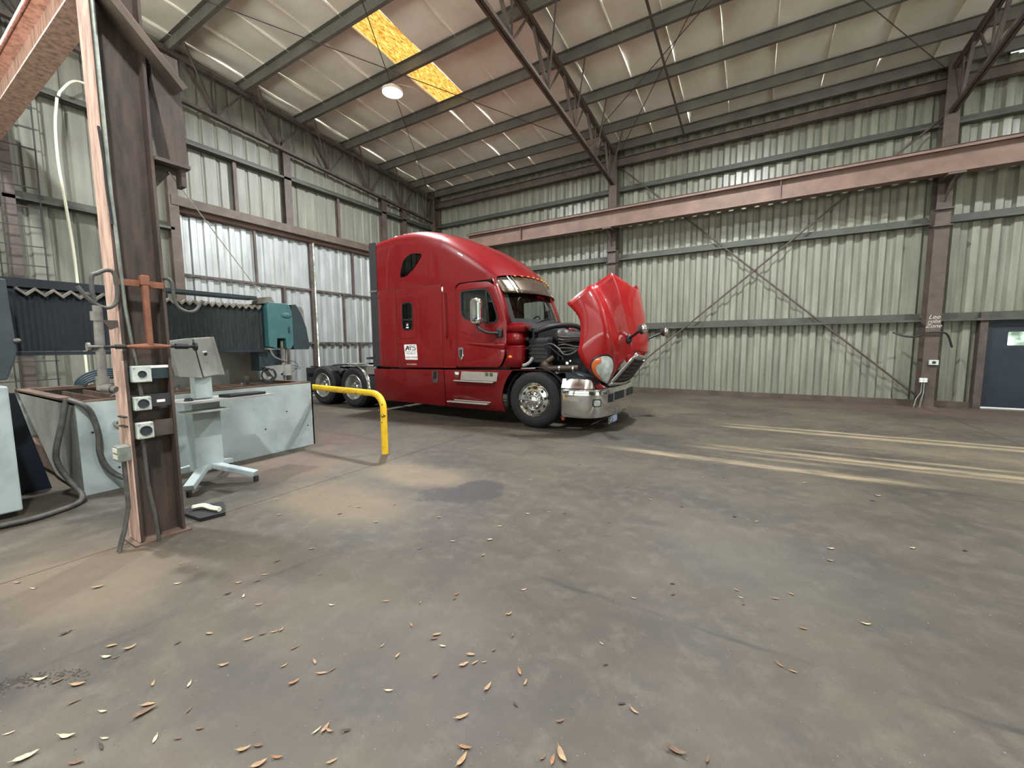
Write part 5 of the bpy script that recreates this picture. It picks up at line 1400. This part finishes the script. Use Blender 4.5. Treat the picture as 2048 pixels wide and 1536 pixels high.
# front bumper
def bump_plan(off=0.0):
    half = [(-2.78, -1.205), (-2.60, -1.215), (-2.42, -1.20), (-2.28, -1.15), (-2.17, -1.05), (-2.10, -0.88), (-2.05, -0.62), (-2.02, -0.3), (-2.01, 0.0)]
    pts = half + [(x_, -y_) for x_, y_ in half[-2::-1]]
    return crom([Vector((x_ - off * 0.6 if abs(y_) < 1.1 else x_, y_ * (1 - off * 0.55))) for x_, y_ in pts], 3)
rows = []
for z_, off in ((0.235, 0.06), (0.25, 0.015), (0.30, 0.0), (0.62, 0.0), (0.70, 0.0), (0.715, 0.015), (0.73, 0.05)):
    rows.append([(p.x, YC + p.y, z_ + (0.0 if z_ < 0.6 else 0.0)) for p in bump_plan(off)])
bp_ = mk('front_bumper', G().grid(rows, True), M['chrome'], tk, smooth=40, solid=0.008)
top = bump_plan(0.05); ins = bump_plan(0.16)
zt = lambda p: 0.735 + 0.16 * max(0, min(1, (abs(p.y) - 0.70) / 0.5))
mk('bumper_top_trim', G().grid([[(p.x, YC + p.y, 0.735) for p in top], [(q.x, YC + q.y, zt(p)) for p, q in zip(top, ins)]], True), M['chrome'], bp_, smooth=50)
def on_bumper(y0, y1, z0, z1, name, mt, out=0.006, n=4):
    plan = bump_plan(0.0)
    def xat(y_):
        best = min(range(len(plan) - 1), key=lambda i: 0 if min(plan[i].y, plan[i + 1].y) <= y_ <= max(plan[i].y, plan[i + 1].y) else 9)
        a, b_ = plan[best], plan[best + 1]
        return a.x + (b_.x - a.x) * ((y_ - a.y) / (b_.y - a.y) if b_.y != a.y else 0)
    rows = [[(xat(y0 + (y1 - y0) * i / n) + out, YC + y0 + (y1 - y0) * i / n - (out * 0.5 if y0 < -0.9 else 0), z_) for i in range(n + 1)] for z_ in (z0, z1)]
    return mk(name, G().grid(rows), M[mt], bp_, solid=0.006)
on_bumper(-0.80, -0.62, 0.48, 0.62, 'tow_slot', 'navy')
on_bumper(-0.55, -0.10, 0.50, 0.64, 'air_slot', 'navy')
on_bumper(0.10, 0.55, 0.50, 0.64, 'air_slot', 'navy')
on_bumper(0.62, 0.80, 0.48, 0.62, 'tow_slot', 'navy')
for i in range(7):
    yb_ = -0.66 + 1.32 * i / 6
    mk('bolt_head', G().sphere((bump_plan(0)[0].x * 0 - 2.045 + 0.03 * (1 - abs(yb_)), YC + yb_, 0.335), 0.012, 0.012, 0.012, 8, 5), M['chrome'], bp_, smooth=60)
# fog lamp on the rounded corner
for s in (-1, 1):
    cx, cy = -2.185, YC + s * 1.075
    nrm = Vector((0.72, s * 0.69, 0)).normalized(); tx = Vector((-nrm.y, nrm.x, 0))
    def fog(pts, d): return [tuple(Vector((cx, cy, 0.50)) + tx * a + Vector((0, 0, b_)) + nrm * d) for a, b_ in pts]
    o_ = mk('fog_lamp', G().prism(fog(rrect(-0.075, 0.075, -0.065, 0.065, 0.035), -0.02), nrm * 0.035), M['outlet_dark'], bp_)
    mk('fog_lens', G().prism(fog(rrect(-0.058, 0.058, -0.048, 0.048, 0.03), 0.012), nrm * 0.010), M['lamp_lens'], o_)
# licence plate below the bumper
lp = mk('licence_plate', G().box(-2.075, -2.068, YC - 0.78, YC - 0.30, 0.105, 0.225), M['plate_teal'], tk)
mk('plate_half', G().box(-2.067, -2.064, YC - 0.54, YC - 0.30, 0.105, 0.225), M['plate_blue'], lp)
mk('plate_hanger', G().box(-2.10, -2.075, YC - 0.7, YC - 0.38, 0.2, 0.30), M['black_plastic'], lp)
for (dy, dz, a) in ((-0.66, 0.15, 0.9), (-0.62, 0.175, 0.7), (-0.57, 0.205, 0.4)):
    mk('plate_mark', G().bar((-2.066, YC + dy - 0.015, dz - 0.018), (-2.066, YC + dy + 0.015, dz + 0.018), 0.003, 0.014, up=(0, 1, 0)), M['decal_white'], lp)
for dy in (-0.74, -0.34):
    mk('plate_bolt', G().sphere((-2.063, YC + dy, 0.205), 0.008, 0.008, 0.008, 8, 5), M['decal_black'], lp)
mk('tow_marker', G().cyl((-2.78, YS + 0.12, 0.17), (-2.78, YS + 0.12, 0.24), 0.035, 12), M['orange_lens'], tk, smooth=40)
mk('radius_rod', G().cyl((-2.80, YS + 0.14, 0.20), (-3.1, YS + 0.3, 0.35), 0.02, 8), M['steel_dark'], tk)

# engine bay
mk('engine_block', G().box(-3.55, -2.45, YC - 0.35, YC + 0.35, 0.62, 1.42), M['engine_black'], tk, bevel=0.04)
mk('valve_cover', G().box(-3.5, -2.5, YC - 0.26, YC + 0.22, 1.42, 1.62), M['engine_black'], tk, bevel=0.06)
mk('radiator', G().box(-2.50, -2.36, YC - 0.62, YC + 0.62, 0.60, 1.36), M['engine_black'], tk)
mk('fan_shroud', G().cyl((-2.62, YC, 1.0), (-2.50, YC, 1.0), 0.42, 24), M['black_plastic'], tk, smooth=40)
mk('air_cleaner', G().box(-3.52, -3.12, YS + 0.22, YS + 0.75, 1.12, 1.60), M['engine_black'], tk, bevel=0.05)
for k in range(6):
    mk('air_cleaner_rib', G().box(-3.50, -3.14, YS + 0.205, YS + 0.22, 1.16 + 0.07 * k, 1.18 + 0.07 * k), M['engine_grey'], tk)
mk('surge_tank', G().sphere((-2.98, YS + 0.55, 1.62), 0.17, 0.15, 0.14, 18, 10), M['engine_grey'], tk, smooth=60)
mk('intake_duct', G().cyl((-2.98, YS + 0.52, 1.60), (-2.58, YS + 0.58, 1.58), 0.11, 16), M['engine_grey'], tk, smooth=40)
mk('charge_pipe', G().cyl((-3.05, YS + 0.12, 1.05), (-2.50, YS + 0.12, 1.07), 0.055, 16), M['copper'], tk, smooth=40)
mk('pipe_clamp', G().cyl((-2.85, YS + 0.12, 1.058), (-2.82, YS + 0.12, 1.059), 0.062, 16).cyl((-2.60, YS + 0.12, 1.066), (-2.57, YS + 0.12, 1.067), 0.062, 16), M['chrome'], tk, smooth=40)
mk('turbo', G().sphere((-3.15, YS + 0.22, 1.08), 0.12, 0.10, 0.13, 14, 8).cyl((-3.1, YS + 0.15, 1.17), (-3.0, YS + 0.2, 1.25), 0.05, 10), M['copper'], tk, smooth=50)
mk('silver_hose', G().tube(crom([(-3.55, YS + 0.06, 1.10), (-3.48, YS + 0.05, 1.11), (-3.40, YS + 0.06, 1.16), (-3.35, YS + 0.08, 1.24)], 5), 0.030, 10), M['machine_grey'], tk, smooth=40)
mk('fender_stay', G().cyl((-3.56, YS + 0.04, 1.045), (-3.28, YS + 0.04, 1.055), 0.012, 8), M['machine_grey'], tk)
mk('coolant_line', G().tube(crom([(-3.16, YS + 0.16, 1.46), (-3.02, YS + 0.14, 1.48), (-2.88, YS + 0.13, 1.40), (-2.78, YS + 0.12, 1.30), (-2.66, YS + 0.13, 1.30), (-2.55, YS + 0.16, 1.36)], 5), 0.016, 8), M['engine_grey'], tk, smooth=40)
mk('coolant_line', G().tube(crom([(-3.16, YS + 0.16, 1.42), (-3.04, YS + 0.14, 1.42), (-2.90, YS + 0.13, 1.32), (-2.78, YS + 0.12, 1.24)], 5), 0.012, 8), M['engine_black'], tk, smooth=40)
for k in range(6):
    z_ = 1.34 + 0.055 * k
    mk('wiring', G().tube(crom([(-2.95, YS + 0.30, z_), (-2.80, YS + 0.24, z_ + 0.02 * math.sin(k)), (-2.62, YS + 0.26, z_ + 0.03 * math.cos(2 * k)), (-2.45, YS + 0.34, z_ - 0.01)], 4), 0.010 + 0.003 * (k % 3), 6), M['copper' if k % 3 == 1 else 'engine_grey'], tk, smooth=40)
for (x_, z_, s_, mt_) in ((-2.72, 1.15, 0.05, 'chrome'), (-2.66, 1.19, 0.03, 'chrome'), (-3.30, 1.72, 0.05, 'engine_grey'), (-2.8, 1.22, 0.03, 'copper'), (-2.58, 1.40, 0.03, 'copper')):
    mk('fitting', G().box(x_ - s_ / 2, x_ + s_ / 2, YS + 0.13, YS + 0.18, z_ - s_ / 2, z_ + s_ / 2), M[mt_], tk, bevel=0.006)
mk('hood_gasket', G().tube(crom([(-3.42, YS + 0.25, 1.70), (-3.15, YS + 0.5, 1.80), (-3.05, YC, 1.84), (-3.15, YF - 0.5, 1.80)], 6), 0.05, 8), M['engine_black'], tk, smooth=50)
# inner fenders (dark liners over the wheels)
for s, y0 in ((1, YS + 0.06), (-1, YF - 0.46)):
    rows = []
    for i in range(19):
        a = math.radians(200 - 215 * i / 18)
        rows.append([(-3.28 + 0.60 * math.cos(a), y0, 0.50 + 0.57 * math.sin(a)), (-3.28 + 0.60 * math.cos(a), y0 + 0.40, 0.50 + 0.57 * math.sin(a))])
    mk('wheel_liner', G().grid(rows, True), M['black_plastic'], tk, smooth=50, solid=0.01)
    rows = [[(-2.92, y0, 0.95), (-2.92, y0 + 0.4, 0.97)], [(-2.75, y0 + 0.0, 1.00), (-2.75, y0 + 0.4, 1.0)], [(-2.55, y0, 0.97), (-2.55, y0 + 0.4, 0.97)], [(-2.35, y0 + 0.06, 0.90), (-2.35, y0 + 0.4, 0.90)], [(-2.22, y0 + 0.12, 0.80), (-2.22, y0 + 0.4, 0.80)]]
    mk('bumper_liner', G().grid(rows, True), M['navy'], tk, smooth=60, solid=0.01)
    mk('bumper_liner', G().grid([[(-2.72, y0 + 0.02, 1.0), (-2.3, y0 + 0.10, 0.88)], [(-2.70, y0 + 0.02, 0.75), (-2.25, y0 + 0.10, 0.72)]]), M['navy'], tk, solid=0.01)

# tilted hood: shaped closed, then swung forward about its hinge
HX, HZ, HA = -2.10, 0.80, math.radians(56)
def sw(p):
    dx, dz = p[0] - HX, p[2] - HZ
    return (HX + dx * math.cos(HA) + dz * math.sin(HA), p[1], HZ - dx * math.sin(HA) + dz * math.cos(HA))
LINES = [
 [(-3.53, 1.18, 1.07), (-3.30, 1.20, 1.12), (-3.10, 1.22, 1.09), (-2.86, 1.235, 0.92), (-2.72, 1.235, 0.80), (-2.46, 1.19, 0.78), (-2.24, 1.05, 0.79), (-2.10, 0.84, 0.80)],
 [(-3.54, 1.19, 1.30), (-3.30, 1.205, 1.30), (-3.10, 1.215, 1.28), (-2.86, 1.225, 1.18), (-2.72, 1.215, 1.10), (-2.47, 1.16, 1.00), (-2.26, 1.00, 0.92), (-2.12, 0.80, 0.87)],
 [(-3.55, 1.13, 1.53), (-3.30, 1.15, 1.52), (-3.10, 1.16, 1.49), (-2.86, 1.16, 1.41), (-2.72, 1.14, 1.35), (-2.49, 1.05, 1.22), (-2.30, 0.91, 1.08), (-2.17, 0.76, 0.96)],
 [(-3.56, 1.00, 1.565), (-3.32, 1.00, 1.555), (-3.12, 0.98, 1.52), (-2.90, 0.95, 1.45), (-2.75, 0.92, 1.39), (-2.54, 0.84, 1.29), (-2.36, 0.74, 1.16), (-2.23, 0.67, 1.06)],
 [(-3.57, 0.93, 1.62), (-3.34, 0.93, 1.60), (-3.14, 0.90, 1.56), (-2.92, 0.86, 1.49), (-2.78, 0.83, 1.43), (-2.57, 0.76, 1.34), (-2.41, 0.68, 1.24), (-2.28, 0.62, 1.15)],
 [(-3.59, 0.82, 1.84), (-3.36, 0.79, 1.79), (-3.16, 0.76, 1.73), (-2.95, 0.72, 1.65), (-2.80, 0.69, 1.59), (-2.61, 0.64, 1.51), (-2.46, 0.60, 1.44), (-2.34, 0.57, 1.37)],
 [(-3.57, 0.75, 1.87), (-3.35, 0.73, 1.82), (-3.15, 0.69, 1.755), (-2.94, 0.65, 1.68), (-2.79, 0.62, 1.62), (-2.60, 0.57, 1.54), (-2.45, 0.53, 1.47), (-2.33, 0.50, 1.40)],
 [(-3.40, 0.40, 1.915), (-3.22, 0.38, 1.865), (-3.05, 0.36, 1.80), (-2.86, 0.34, 1.73), (-2.72, 0.32, 1.67), (-2.54, 0.30, 1.59), (-2.40, 0.28, 1.52), (-2.28, 0.26, 1.45)],
 [(-3.33, 0.0, 1.93), (-3.16, 0.0, 1.88), (-3.00, 0.0, 1.82), (-2.82, 0.0, 1.745), (-2.68, 0.0, 1.685), (-2.51, 0.0, 1.605), (-2.37, 0.0, 1.535), (-2.25, 0.0, 1.465)]]
dense = [crom([Vector(p) for p in l], 3) for l in LINES]
cols = []
for j in range(len(dense[0])):
    half = crom([dense[i][j] for i in range(len(dense))], 3)
    ring = [sw((p.x, YC - p.y, p.z)) for p in half] + [sw((p.x, YC + p.y, p.z)) for p in half[-2::-1]]
    cols.append(ring)
hd = mk('hood', G().grid(cols), M['red_hood'], tk, smooth=45, solid=0.014)
# grille and surround
def gr(s, k):
    """s across -1..1, k 0 bottom .. 1 top (closed pose)"""
    w = 0.74 + (0.52 - 0.74) * k
    x_ = -2.09 - 0.20 * k + 0.06 * (1 - s * s)
    return (x_, YC + s * w, 0.80 + 0.60 * k)
ss = [-1 + 2 * i / 10 for i in range(11)]
gb = mk('grille', G().grid([[sw(gr(s, k / 5)) for s in ss] for k in range(6)]), M['black_plastic'], hd, smooth=60, solid=0.01)
def gstrip(k0, k1, name, mt, out=0.03, s0=-1, s1=1):
    pts0 = []; pts1 = []
    for s in [s0 + (s1 - s0) * i / 10 for i in range(11)]:
        a = gr(s, k0); b_ = gr(s, k1)
        pts0.append(sw((a[0] + out, a[1], a[2]))); pts1.append(sw((b_[0] + out, b_[1], b_[2])))
    return mk(name, G().grid([pts0, pts1]), M[mt], gb, smooth=60, solid=0.018)
gstrip(-0.02, 0.10, 'grille_surround', 'chrome', 0.018)
gstrip(0.90, 1.05, 'grille_surround', 'alu', 0.018)
for k in range(5):
    k0 = 0.17 + 0.14 * k
    gstrip(k0, k0 + 0.05, 'grille_bar', 'engine_grey', 0.012, -0.9, 0.9)
for sd in (-1, 1):
    rows = []
    for i in range(7):
        k = -0.02 + 1.08 * i / 6
        a = gr(sd * 0.90, k); b_ = gr(sd * 1.05, k)
        rows.append([sw((a[0] + 0.016, a[1], a[2])), sw((b_[0] + 0.008, b_[1], b_[2]))])
    mk('grille_surround', G().grid(rows, sd < 0), M['chrome'], gb, smooth=60, solid=0.018)
mk('grille_badge', G().prism([sw((gr(0, 0.97)[0] + 0.05, YC + a, gr(0, 0.95)[2] + b_)) for a, b_ in rrect(-0.10, 0.10, -0.03, 0.03, 0.02)], (0.012, 0, -0.004)), M['chrome'], gb)
# headlamps
def hoodpt(fx, fi):
    """point on the near hood half: fx 0..1 rear-front, fi line index (float)"""
    j = fx * (len(dense[0]) - 1); j0 = min(int(j), len(dense[0]) - 2)
    i0 = min(int(fi), len(dense) - 2)
    a = dense[i0][j0].lerp(dense[i0][j0 + 1], j - j0); b_ = dense[i0 + 1][j0].lerp(dense[i0 + 1][j0 + 1], j - j0)
    return a.lerp(b_, fi - i0)
HL = [(0.70, 0.50), (0.70, 1.2), (0.74, 1.75), (0.82, 2.1), (0.90, 2.0), (0.96, 1.4), (0.99, 0.6), (0.985, 0.2), (0.92, 0.10), (0.80, 0.10)]
for s in (-1, 1):
    outl = crom([Vector(q) for q in HL], 3, closed=True)
    ctr = Vector((0.84, 1.0))
    def hl_rows(ks, lift):
        rows = []
        for k, l_ in zip(ks, lift):
            row = []
            for q in list(outl) + [outl[0]]:
                p = ctr + (q - ctr) * k
                P = hoodpt(p.x, max(p.y, 0.0))
                n_ = Vector((0.55, 0.78, 0.25)).normalized()
                P = P + n_ * l_
                row.append(sw((P.x, YC + s * P.y, P.z)))
            rows.append(row)
        return rows
    hb = mk('headlamp', G().grid(hl_rows((1.10, 1.08, 1.0), (0.0, 0.022, 0.024)), s > 0), M['black_plastic'], hd, smooth=60)
    mk('headlamp_lens', G().grid(hl_rows((1.0, 0.8, 0.5, 0.2, 0.0), (0.022, 0.034, 0.042, 0.046, 0.046)), s > 0), M['lamp_lens'], hb, smooth=70)
    # amber segment along the rear edge
    amb = []
    for q in [outl[i % len(outl)] for i in range(-6, 4)]:
        row = []
        for k, l_ in ((1.0, 0.030), (0.86, 0.040), (0.70, 0.047)):
            p = ctr + (q - ctr) * k
            P = hoodpt(p.x, max(p.y, 0.0)) + Vector((0.55, 0.78, 0.25)).normalized() * l_
            row.append(sw((P.x, YC + s * P.y, P.z)))
        amb.append(row)
    mk('turn_signal', G().grid(amb, s < 0), M['orange_lens'], hb, smooth=70)
    # hood mirror on a stalk
    base = hoodpt(0.76, 4.9)
    b0 = Vector((base.x, YC + s * base.y, base.z))
    tip = Vector((-2.52, YC + s * 0.90, 1.79))
    def swv(v): return Vector(sw(tuple(v)))
    st_ = mk('hood_mirror', G().tube([swv(b0), swv(b0.lerp(tip, 0.35)), swv(b0.lerp(tip, 0.7)), swv(tip)], 0.022, 8), M['black_plastic'], hd, smooth=50)
    c_ = swv(b0)
    mk('mirror_base', G().sphere(tuple(c_), 0.065, 0.05, 0.085, 12, 7), M['black_plastic'], st_, smooth=60)
    c_ = swv(tip)
    mk('mirror_back', G().cyl(tuple(c_ + Vector((-0.05, 0, -0.02))), tuple(c_ + Vector((0.02, 0, 0.01))), 0.075, 16), M['black_plastic'], st_, smooth=40)
    mk('mirror_shell', G().sphere(tuple(c_ + Vector((0.03, 0, 0.01))), 0.06, 0.085, 0.085, 14, 8), M['chrome'], st_, smooth=60)
mk('hood_latch', G().box(*[v for a, b_ in zip(sw((-3.53, YF - 0.2, 1.2)), sw((-3.53, YF - 0.2, 1.2))) for v in (a - 0.04, b_ + 0.04)]), M['black_plastic'], hd)
mk('hood_cable', G().cyl(sw((-2.2, YF - 0.35, 0.9)), (-2.15, YF - 0.35, 0.75), 0.01, 6), M['wire'], hd)

# ------------------------------------------------------------------ fallen leaves and grit on the floor
def leaf_mesh(name, L, W, curl, bend, seed):
    rnd = random.Random(seed)
    vs = []; fs = []
    n = 7
    for i in range(n):
        t = i / (n - 1)
        w = W * (math.sin(PI * t ** 0.8) ** 0.8 if 0 < t < 1 else 0.02)
        x_ = (t - 0.5) * L
        yb_ = bend * (t - 0.5) ** 2 * L
        z_ = curl * (abs(t - 0.5) * 2) ** 2 * L * 0.35
        vs += [(x_, yb_ - w / 2, z_ + w * 0.35 * (0.6 + 0.4 * rnd.random())), (x_, yb_, z_), (x_, yb_ + w / 2, z_ + w * 0.30 * (0.5 + 0.5 * rnd.random()))]
    for i in range(n - 1):
        for k in (0, 1):
            fs.append((i * 3 + k, (i + 1) * 3 + k, (i + 1) * 3 + k + 1, i * 3 + k + 1))
    # stalk
    b0 = len(vs)
    vs += [(-0.5 * L, bend * 0.25 * L - 0.0015, vs[1][2]), (-0.68 * L, bend * 0.30 * L, vs[1][2] + 0.004), (-0.5 * L, bend * 0.25 * L + 0.0015, vs[1][2])]
    fs.append((b0, b0 + 1, b0 + 2))
    mz = min(v[2] for v in vs)
    vs = [(a, b_, c - mz + 0.0015) for a, b_, c in vs]
    return vs, fs
def fl(px, py):
    d = _r2 * ((px - 1024) / FPX) - _u2 * ((py - 768) / FPX) + _f
    t_ = -HCAM / d.z
    return (d.x * t_, d.y * t_)
LEAF = [  # where each lies, as read off the floor: image x, y, length (m), turn, colour
 (36,1166,.05,.2,'tan'),(68,1178,.05,.1,'pale'),(197,1175,.08,.6,'tan'),(362,1128,.04,1.2,'tan'),(396,1136,.035,1.5,'tan'),(356,1168,.05,.5,'pale'),(478,1166,.05,.4,'tan'),(530,1150,.055,.3,'tan'),(515,1162,.05,.4,'brown'),(487,1193,.05,2.0,'pale'),(456,1188,.06,.7,'dark'),(518,1210,.05,.4,'tan'),(556,1122,.06,.8,'brown'),(664,1211,.05,.0,'pale'),(640,1150,.04,.3,'brown'),
 (419,1268,.05,-.1,'tan'),(498,1279,.06,.6,'tan'),(525,1269,.05,.4,'brown'),(550,1264,.05,.5,'tan'),(563,1260,.045,1.4,'tan'),(130,1268,.06,.8,'dark'),(140,1262,.05,.6,'brown'),(225,1292,.06,.3,'tan'),(260,1297,.07,.8,'tan'),(214,1315,.06,.1,'pale'),(233,1315,.04,.8,'brown'),(356,1287,.04,.9,'dark'),(448,1331,.06,.4,'tan'),(590,1296,.06,.8,'brown'),(569,1332,.04,.9,'tan'),(630,1325,.05,-.9,'tan'),(645,1347,.07,.1,'tan'),(665,1340,.05,.9,'brown'),(588,1366,.065,.7,'orange'),(306,1369,.045,-1.1,'tan'),(378,1371,.045,-1.3,'pale'),(82,1360,.08,.4,'pale'),(116,1363,.06,.9,'brown'),(156,1370,.08,.2,'tan'),(150,1404,.06,.8,'brown'),(207,1424,.045,.0,'pale'),(290,1425,.11,.9,'brown'),(297,1410,.07,.2,'tan'),(378,1421,.045,1.6,'brown'),(134,1474,.08,.1,'pale'),(20,1467,.04,.6,'pale'),(52,1516,.09,.75,'pale'),(153,1526,.07,.15,'brown'),(210,1478,.04,.0,'pale'),(203,1495,.06,-.6,'dark'),(310,1480,.05,-1.2,'pale'),(356,1478,.04,.0,'brown'),(400,1458,.04,.1,'brown'),(488,1500,.065,.4,'tan'),(517,1492,.05,.0,'brown'),(555,1516,.06,.0,'orange'),(518,1530,.07,.6,'tan'),(634,1462,.05,1.0,'pale'),(651,1457,.06,1.3,'tan'),(659,1463,.05,-.3,'tan'),(664,1524,.05,.5,'tan'),(693,1462,.05,.2,'dark'),
 (967,1111,.05,.9,'tan'),(1048,1180,.045,.3,'pale'),(914,1189,.055,.6,'orange'),(910,1198,.04,.9,'brown'),(773,1203,.055,.1,'tan'),(841,1206,.035,1.5,'tan'),(1018,1229,.055,.5,'tan'),(823,1251,.045,-1.0,'orange'),(874,1270,.06,.3,'tan'),(868,1278,.06,.1,'brown'),(1025,1271,.045,1.5,'brown'),(765,1292,.04,1.1,'tan'),(795,1312,.045,1.2,'tan'),(886,1293,.045,-.2,'pale'),(988,1301,.04,.8,'brown'),(942,1310,.06,-.1,'tan'),(928,1330,.065,.5,'tan'),(950,1326,.05,.7,'tan'),(969,1325,.035,.3,'leaf'),(1039,1345,.06,-1.3,'orange'),(1051,1366,.05,1.2,'tan'),(975,1376,.07,1.0,'tan'),(871,1351,.05,.7,'brown'),(778,1382,.05,.0,'pale'),(1031,1410,.04,-.9,'dark'),(924,1435,.08,.4,'tan'),(1121,1443,.05,.3,'brown'),(1268,1423,.06,-.9,'tan'),(1244,1408,.05,.1,'dark'),(930,1496,.075,-.2,'orange'),(924,1522,.08,1.0,'tan'),(1086,1516,.04,.7,'brown'),(1105,1521,.055,1.2,'orange'),(1123,1513,.085,-1.2,'tan'),(1353,1504,.10,-.5,'brown'),(1415,1520,.05,.9,'brown'),
 (1268,1197,.04,-.3,'pale'),(1345,1168,.05,-.1,'dark'),(1347,1190,.04,.2,'dark'),(1212,1330,.035,.3,'dark'),(1204,1288,.03,-.7,'pale'),(1662,1098,.05,-.1,'pale'),(1660,1122,.05,-.5,'tan'),(1825,1097,.045,.0,'pale'),(1473,1181,.04,-.9,'tan'),(1482,1196,.035,-.6,'pale'),(1487,1210,.03,.3,'dark'),(1551,1198,.055,-.2,'tan'),(1583,1189,.045,-.9,'tan'),(1607,1258,.045,-.4,'orange'),(1732,1249,.06,-.3,'pale'),(1560,1331,.055,-1.1,'orange'),(1587,1344,.045,-.5,'tan'),(1930,1102,.05,-.4,'dark'),(1755,992,.06,-.3,'pale'),(1745,1002,.06,-.6,'dark'),(1608,966,.05,.2,'pale'),(1447,955,.04,-.6,'tan'),(1365,1014,.05,.0,'brown'),(1405,955,.04,.2,'pale'),(1470,1034,.05,-.1,'dark'),(1513,1043,.04,.2,'pale'),
 (624,1098,.04,.4,'tan'),(553,1000,.04,.3,'tan'),(560,1030,.05,.3,'tan'),(700,1012,.04,.2,'tan'),(680,1028,.05,.6,'brown'),(718,1015,.05,.3,'tan'),(752,1045,.05,.2,'tan'),(790,1010,.04,.9,'brown'),(878,1035,.05,.2,'tan'),(1098,1025,.04,.1,'tan'),(1056,1028,.04,.0,'pale'),(1130,1027,.035,.6,'brown'),(906,1083,.04,.1,'pale'),(640,990,.035,.6,'tan'),(1218,1046,.03,.3,'dark'),(1212,1072,.03,.1,'brown'),(1118,1100,.03,.7,'brown'),(1000,1053,.04,.0,'pale'),(840,1098,.04,.3,'brown'),(980,1080,.05,.2,'pale'),(1255,975,.04,.2,'brown'),(1060,960,.03,.2,'pale'),(600,965,.03,.1,'tan'),(1160,930,.04,.2,'brown'),(1300,1000,.04,.4,'tan')]
WORD = {'tan': 'dry tan leaf', 'pale': 'pale bleached leaf', 'orange': 'orange-brown leaf', 'brown': 'dull brown leaf', 'dark': 'dark shrivelled leaf'}
NOTE = {'tan': 'small dry tan leaf lying on the concrete floor', 'pale': 'small pale bleached leaf lying on the concrete floor', 'orange': 'small orange-brown leaf lying on the concrete floor', 'brown': 'small dull brown leaf lying on the concrete floor', 'dark': 'small dark shrivelled leaf lying on the concrete floor'}
SPECIAL = {(290, 1425): 'largest curled brown leaf at the lower left of the floor', (1353, 1504): 'large brown leaf near the bottom edge, right of centre', (134, 1474): 'broad pale leaf near the bottom left corner', (52, 1516): 'long pale leaf nearest the bottom left corner', (1123, 1513): 'long tan leaf pointing at the bottom edge near the centre', (1039, 1345): 'bright orange leaf standing out near the middle foreground', (930, 1496): 'orange leaf near the bottom edge left of centre', (1732, 1249): 'single pale leaf alone on the right half of the floor', (197, 1175): 'long tan leaf on the grey floor left of the near column foot'}
for k, (px, py, L_, ang, c) in enumerate(LEAF):
    c = 'tan' if c == 'leaf' else c
    rnd = random.Random(k)
    x_, y_ = fl(px, py)
    dist = math.hypot(x_, y_)
    L_ = L_ * (0.72 if py > 1100 else 0.9)
    vs, fs = leaf_mesh('leaf', L_, L_ * (0.24 + 0.18 * rnd.random()), 0.25 + 0.5 * rnd.random(), 0.5 * (rnd.random() - 0.5), k)
    ca, sa = math.cos(ang + YAW), math.sin(ang + YAW)
    vs = [(x_ + a * ca - b_ * sa, y_ + a * sa + b_ * ca, z_) for a, b_, z_ in vs]
    o = mk('fallen_leaf', (vs, fs), M['leaf_' + c], smooth=60)
    tag(o, SPECIAL.get((px, py), NOTE[c]), 'leaf', 'fallen leaves on the concrete floor')
g = G()
rnd = random.Random(3)
for k in range(520):
    px = rnd.uniform(0, 2048); py = 900 + 636 * rnd.random() ** 0.8
    if rnd.random() < 0.35:
        px, py = rnd.choice(((380, 1370), (700, 1360), (760, 1460), (1030, 1500), (900, 1490), (1250, 1400), (60, 1365), (640, 1450), (1120, 1340)))
        px += rnd.gauss(0, 60); py += rnd.gauss(0, 22)
    if py < 880: continue
    x_, y_ = fl(px, py)
    s_ = rnd.uniform(0.001, 0.0038)
    a = rnd.random() * PI
    ca, sa = math.cos(a) * s_, math.sin(a) * s_
    g.add([(x_ + ca, y_ + sa, 0.001), (x_ - sa, y_ + ca, 0.001), (x_ - ca * 1.6, y_ - sa * 1.6, 0.001), (x_ + sa, y_ - ca, 0.001), (x_, y_, 0.001 + s_)], [(0, 1, 4), (1, 2, 4), (2, 3, 4), (3, 0, 4)])
o = mk('floor_grit', g, M['grit'])
tag(o, 'fine pale grit scattered over the concrete floor', 'grit', kind='stuff')
g = G()
for k in range(260):
    t_ = rnd.random()
    px = -30 + 210 * t_; py = 1374 - 30 * t_ + rnd.gauss(0, 7)
    x_, y_ = fl(px, py)
    s_ = rnd.uniform(0.002, 0.008) * (1 - 0.5 * t_)
    a = rnd.random() * PI
    ca, sa = math.cos(a) * s_, math.sin(a) * s_
    g.add([(x_ + ca, y_ + sa, 0.001), (x_ - sa, y_ + ca, 0.001), (x_ - ca * 1.6, y_ - sa * 1.6, 0.001), (x_ + sa, y_ - ca, 0.001), (x_, y_, 0.001 + s_ * 0.7)], [(0, 1, 4), (1, 2, 4), (2, 3, 4), (3, 0, 4)])
o = mk('dirt_crumbs', g, M['leaf_dark'])
tag(o, 'dark dirt crumbs along the floor joint at the left edge', 'dirt', kind='stuff')
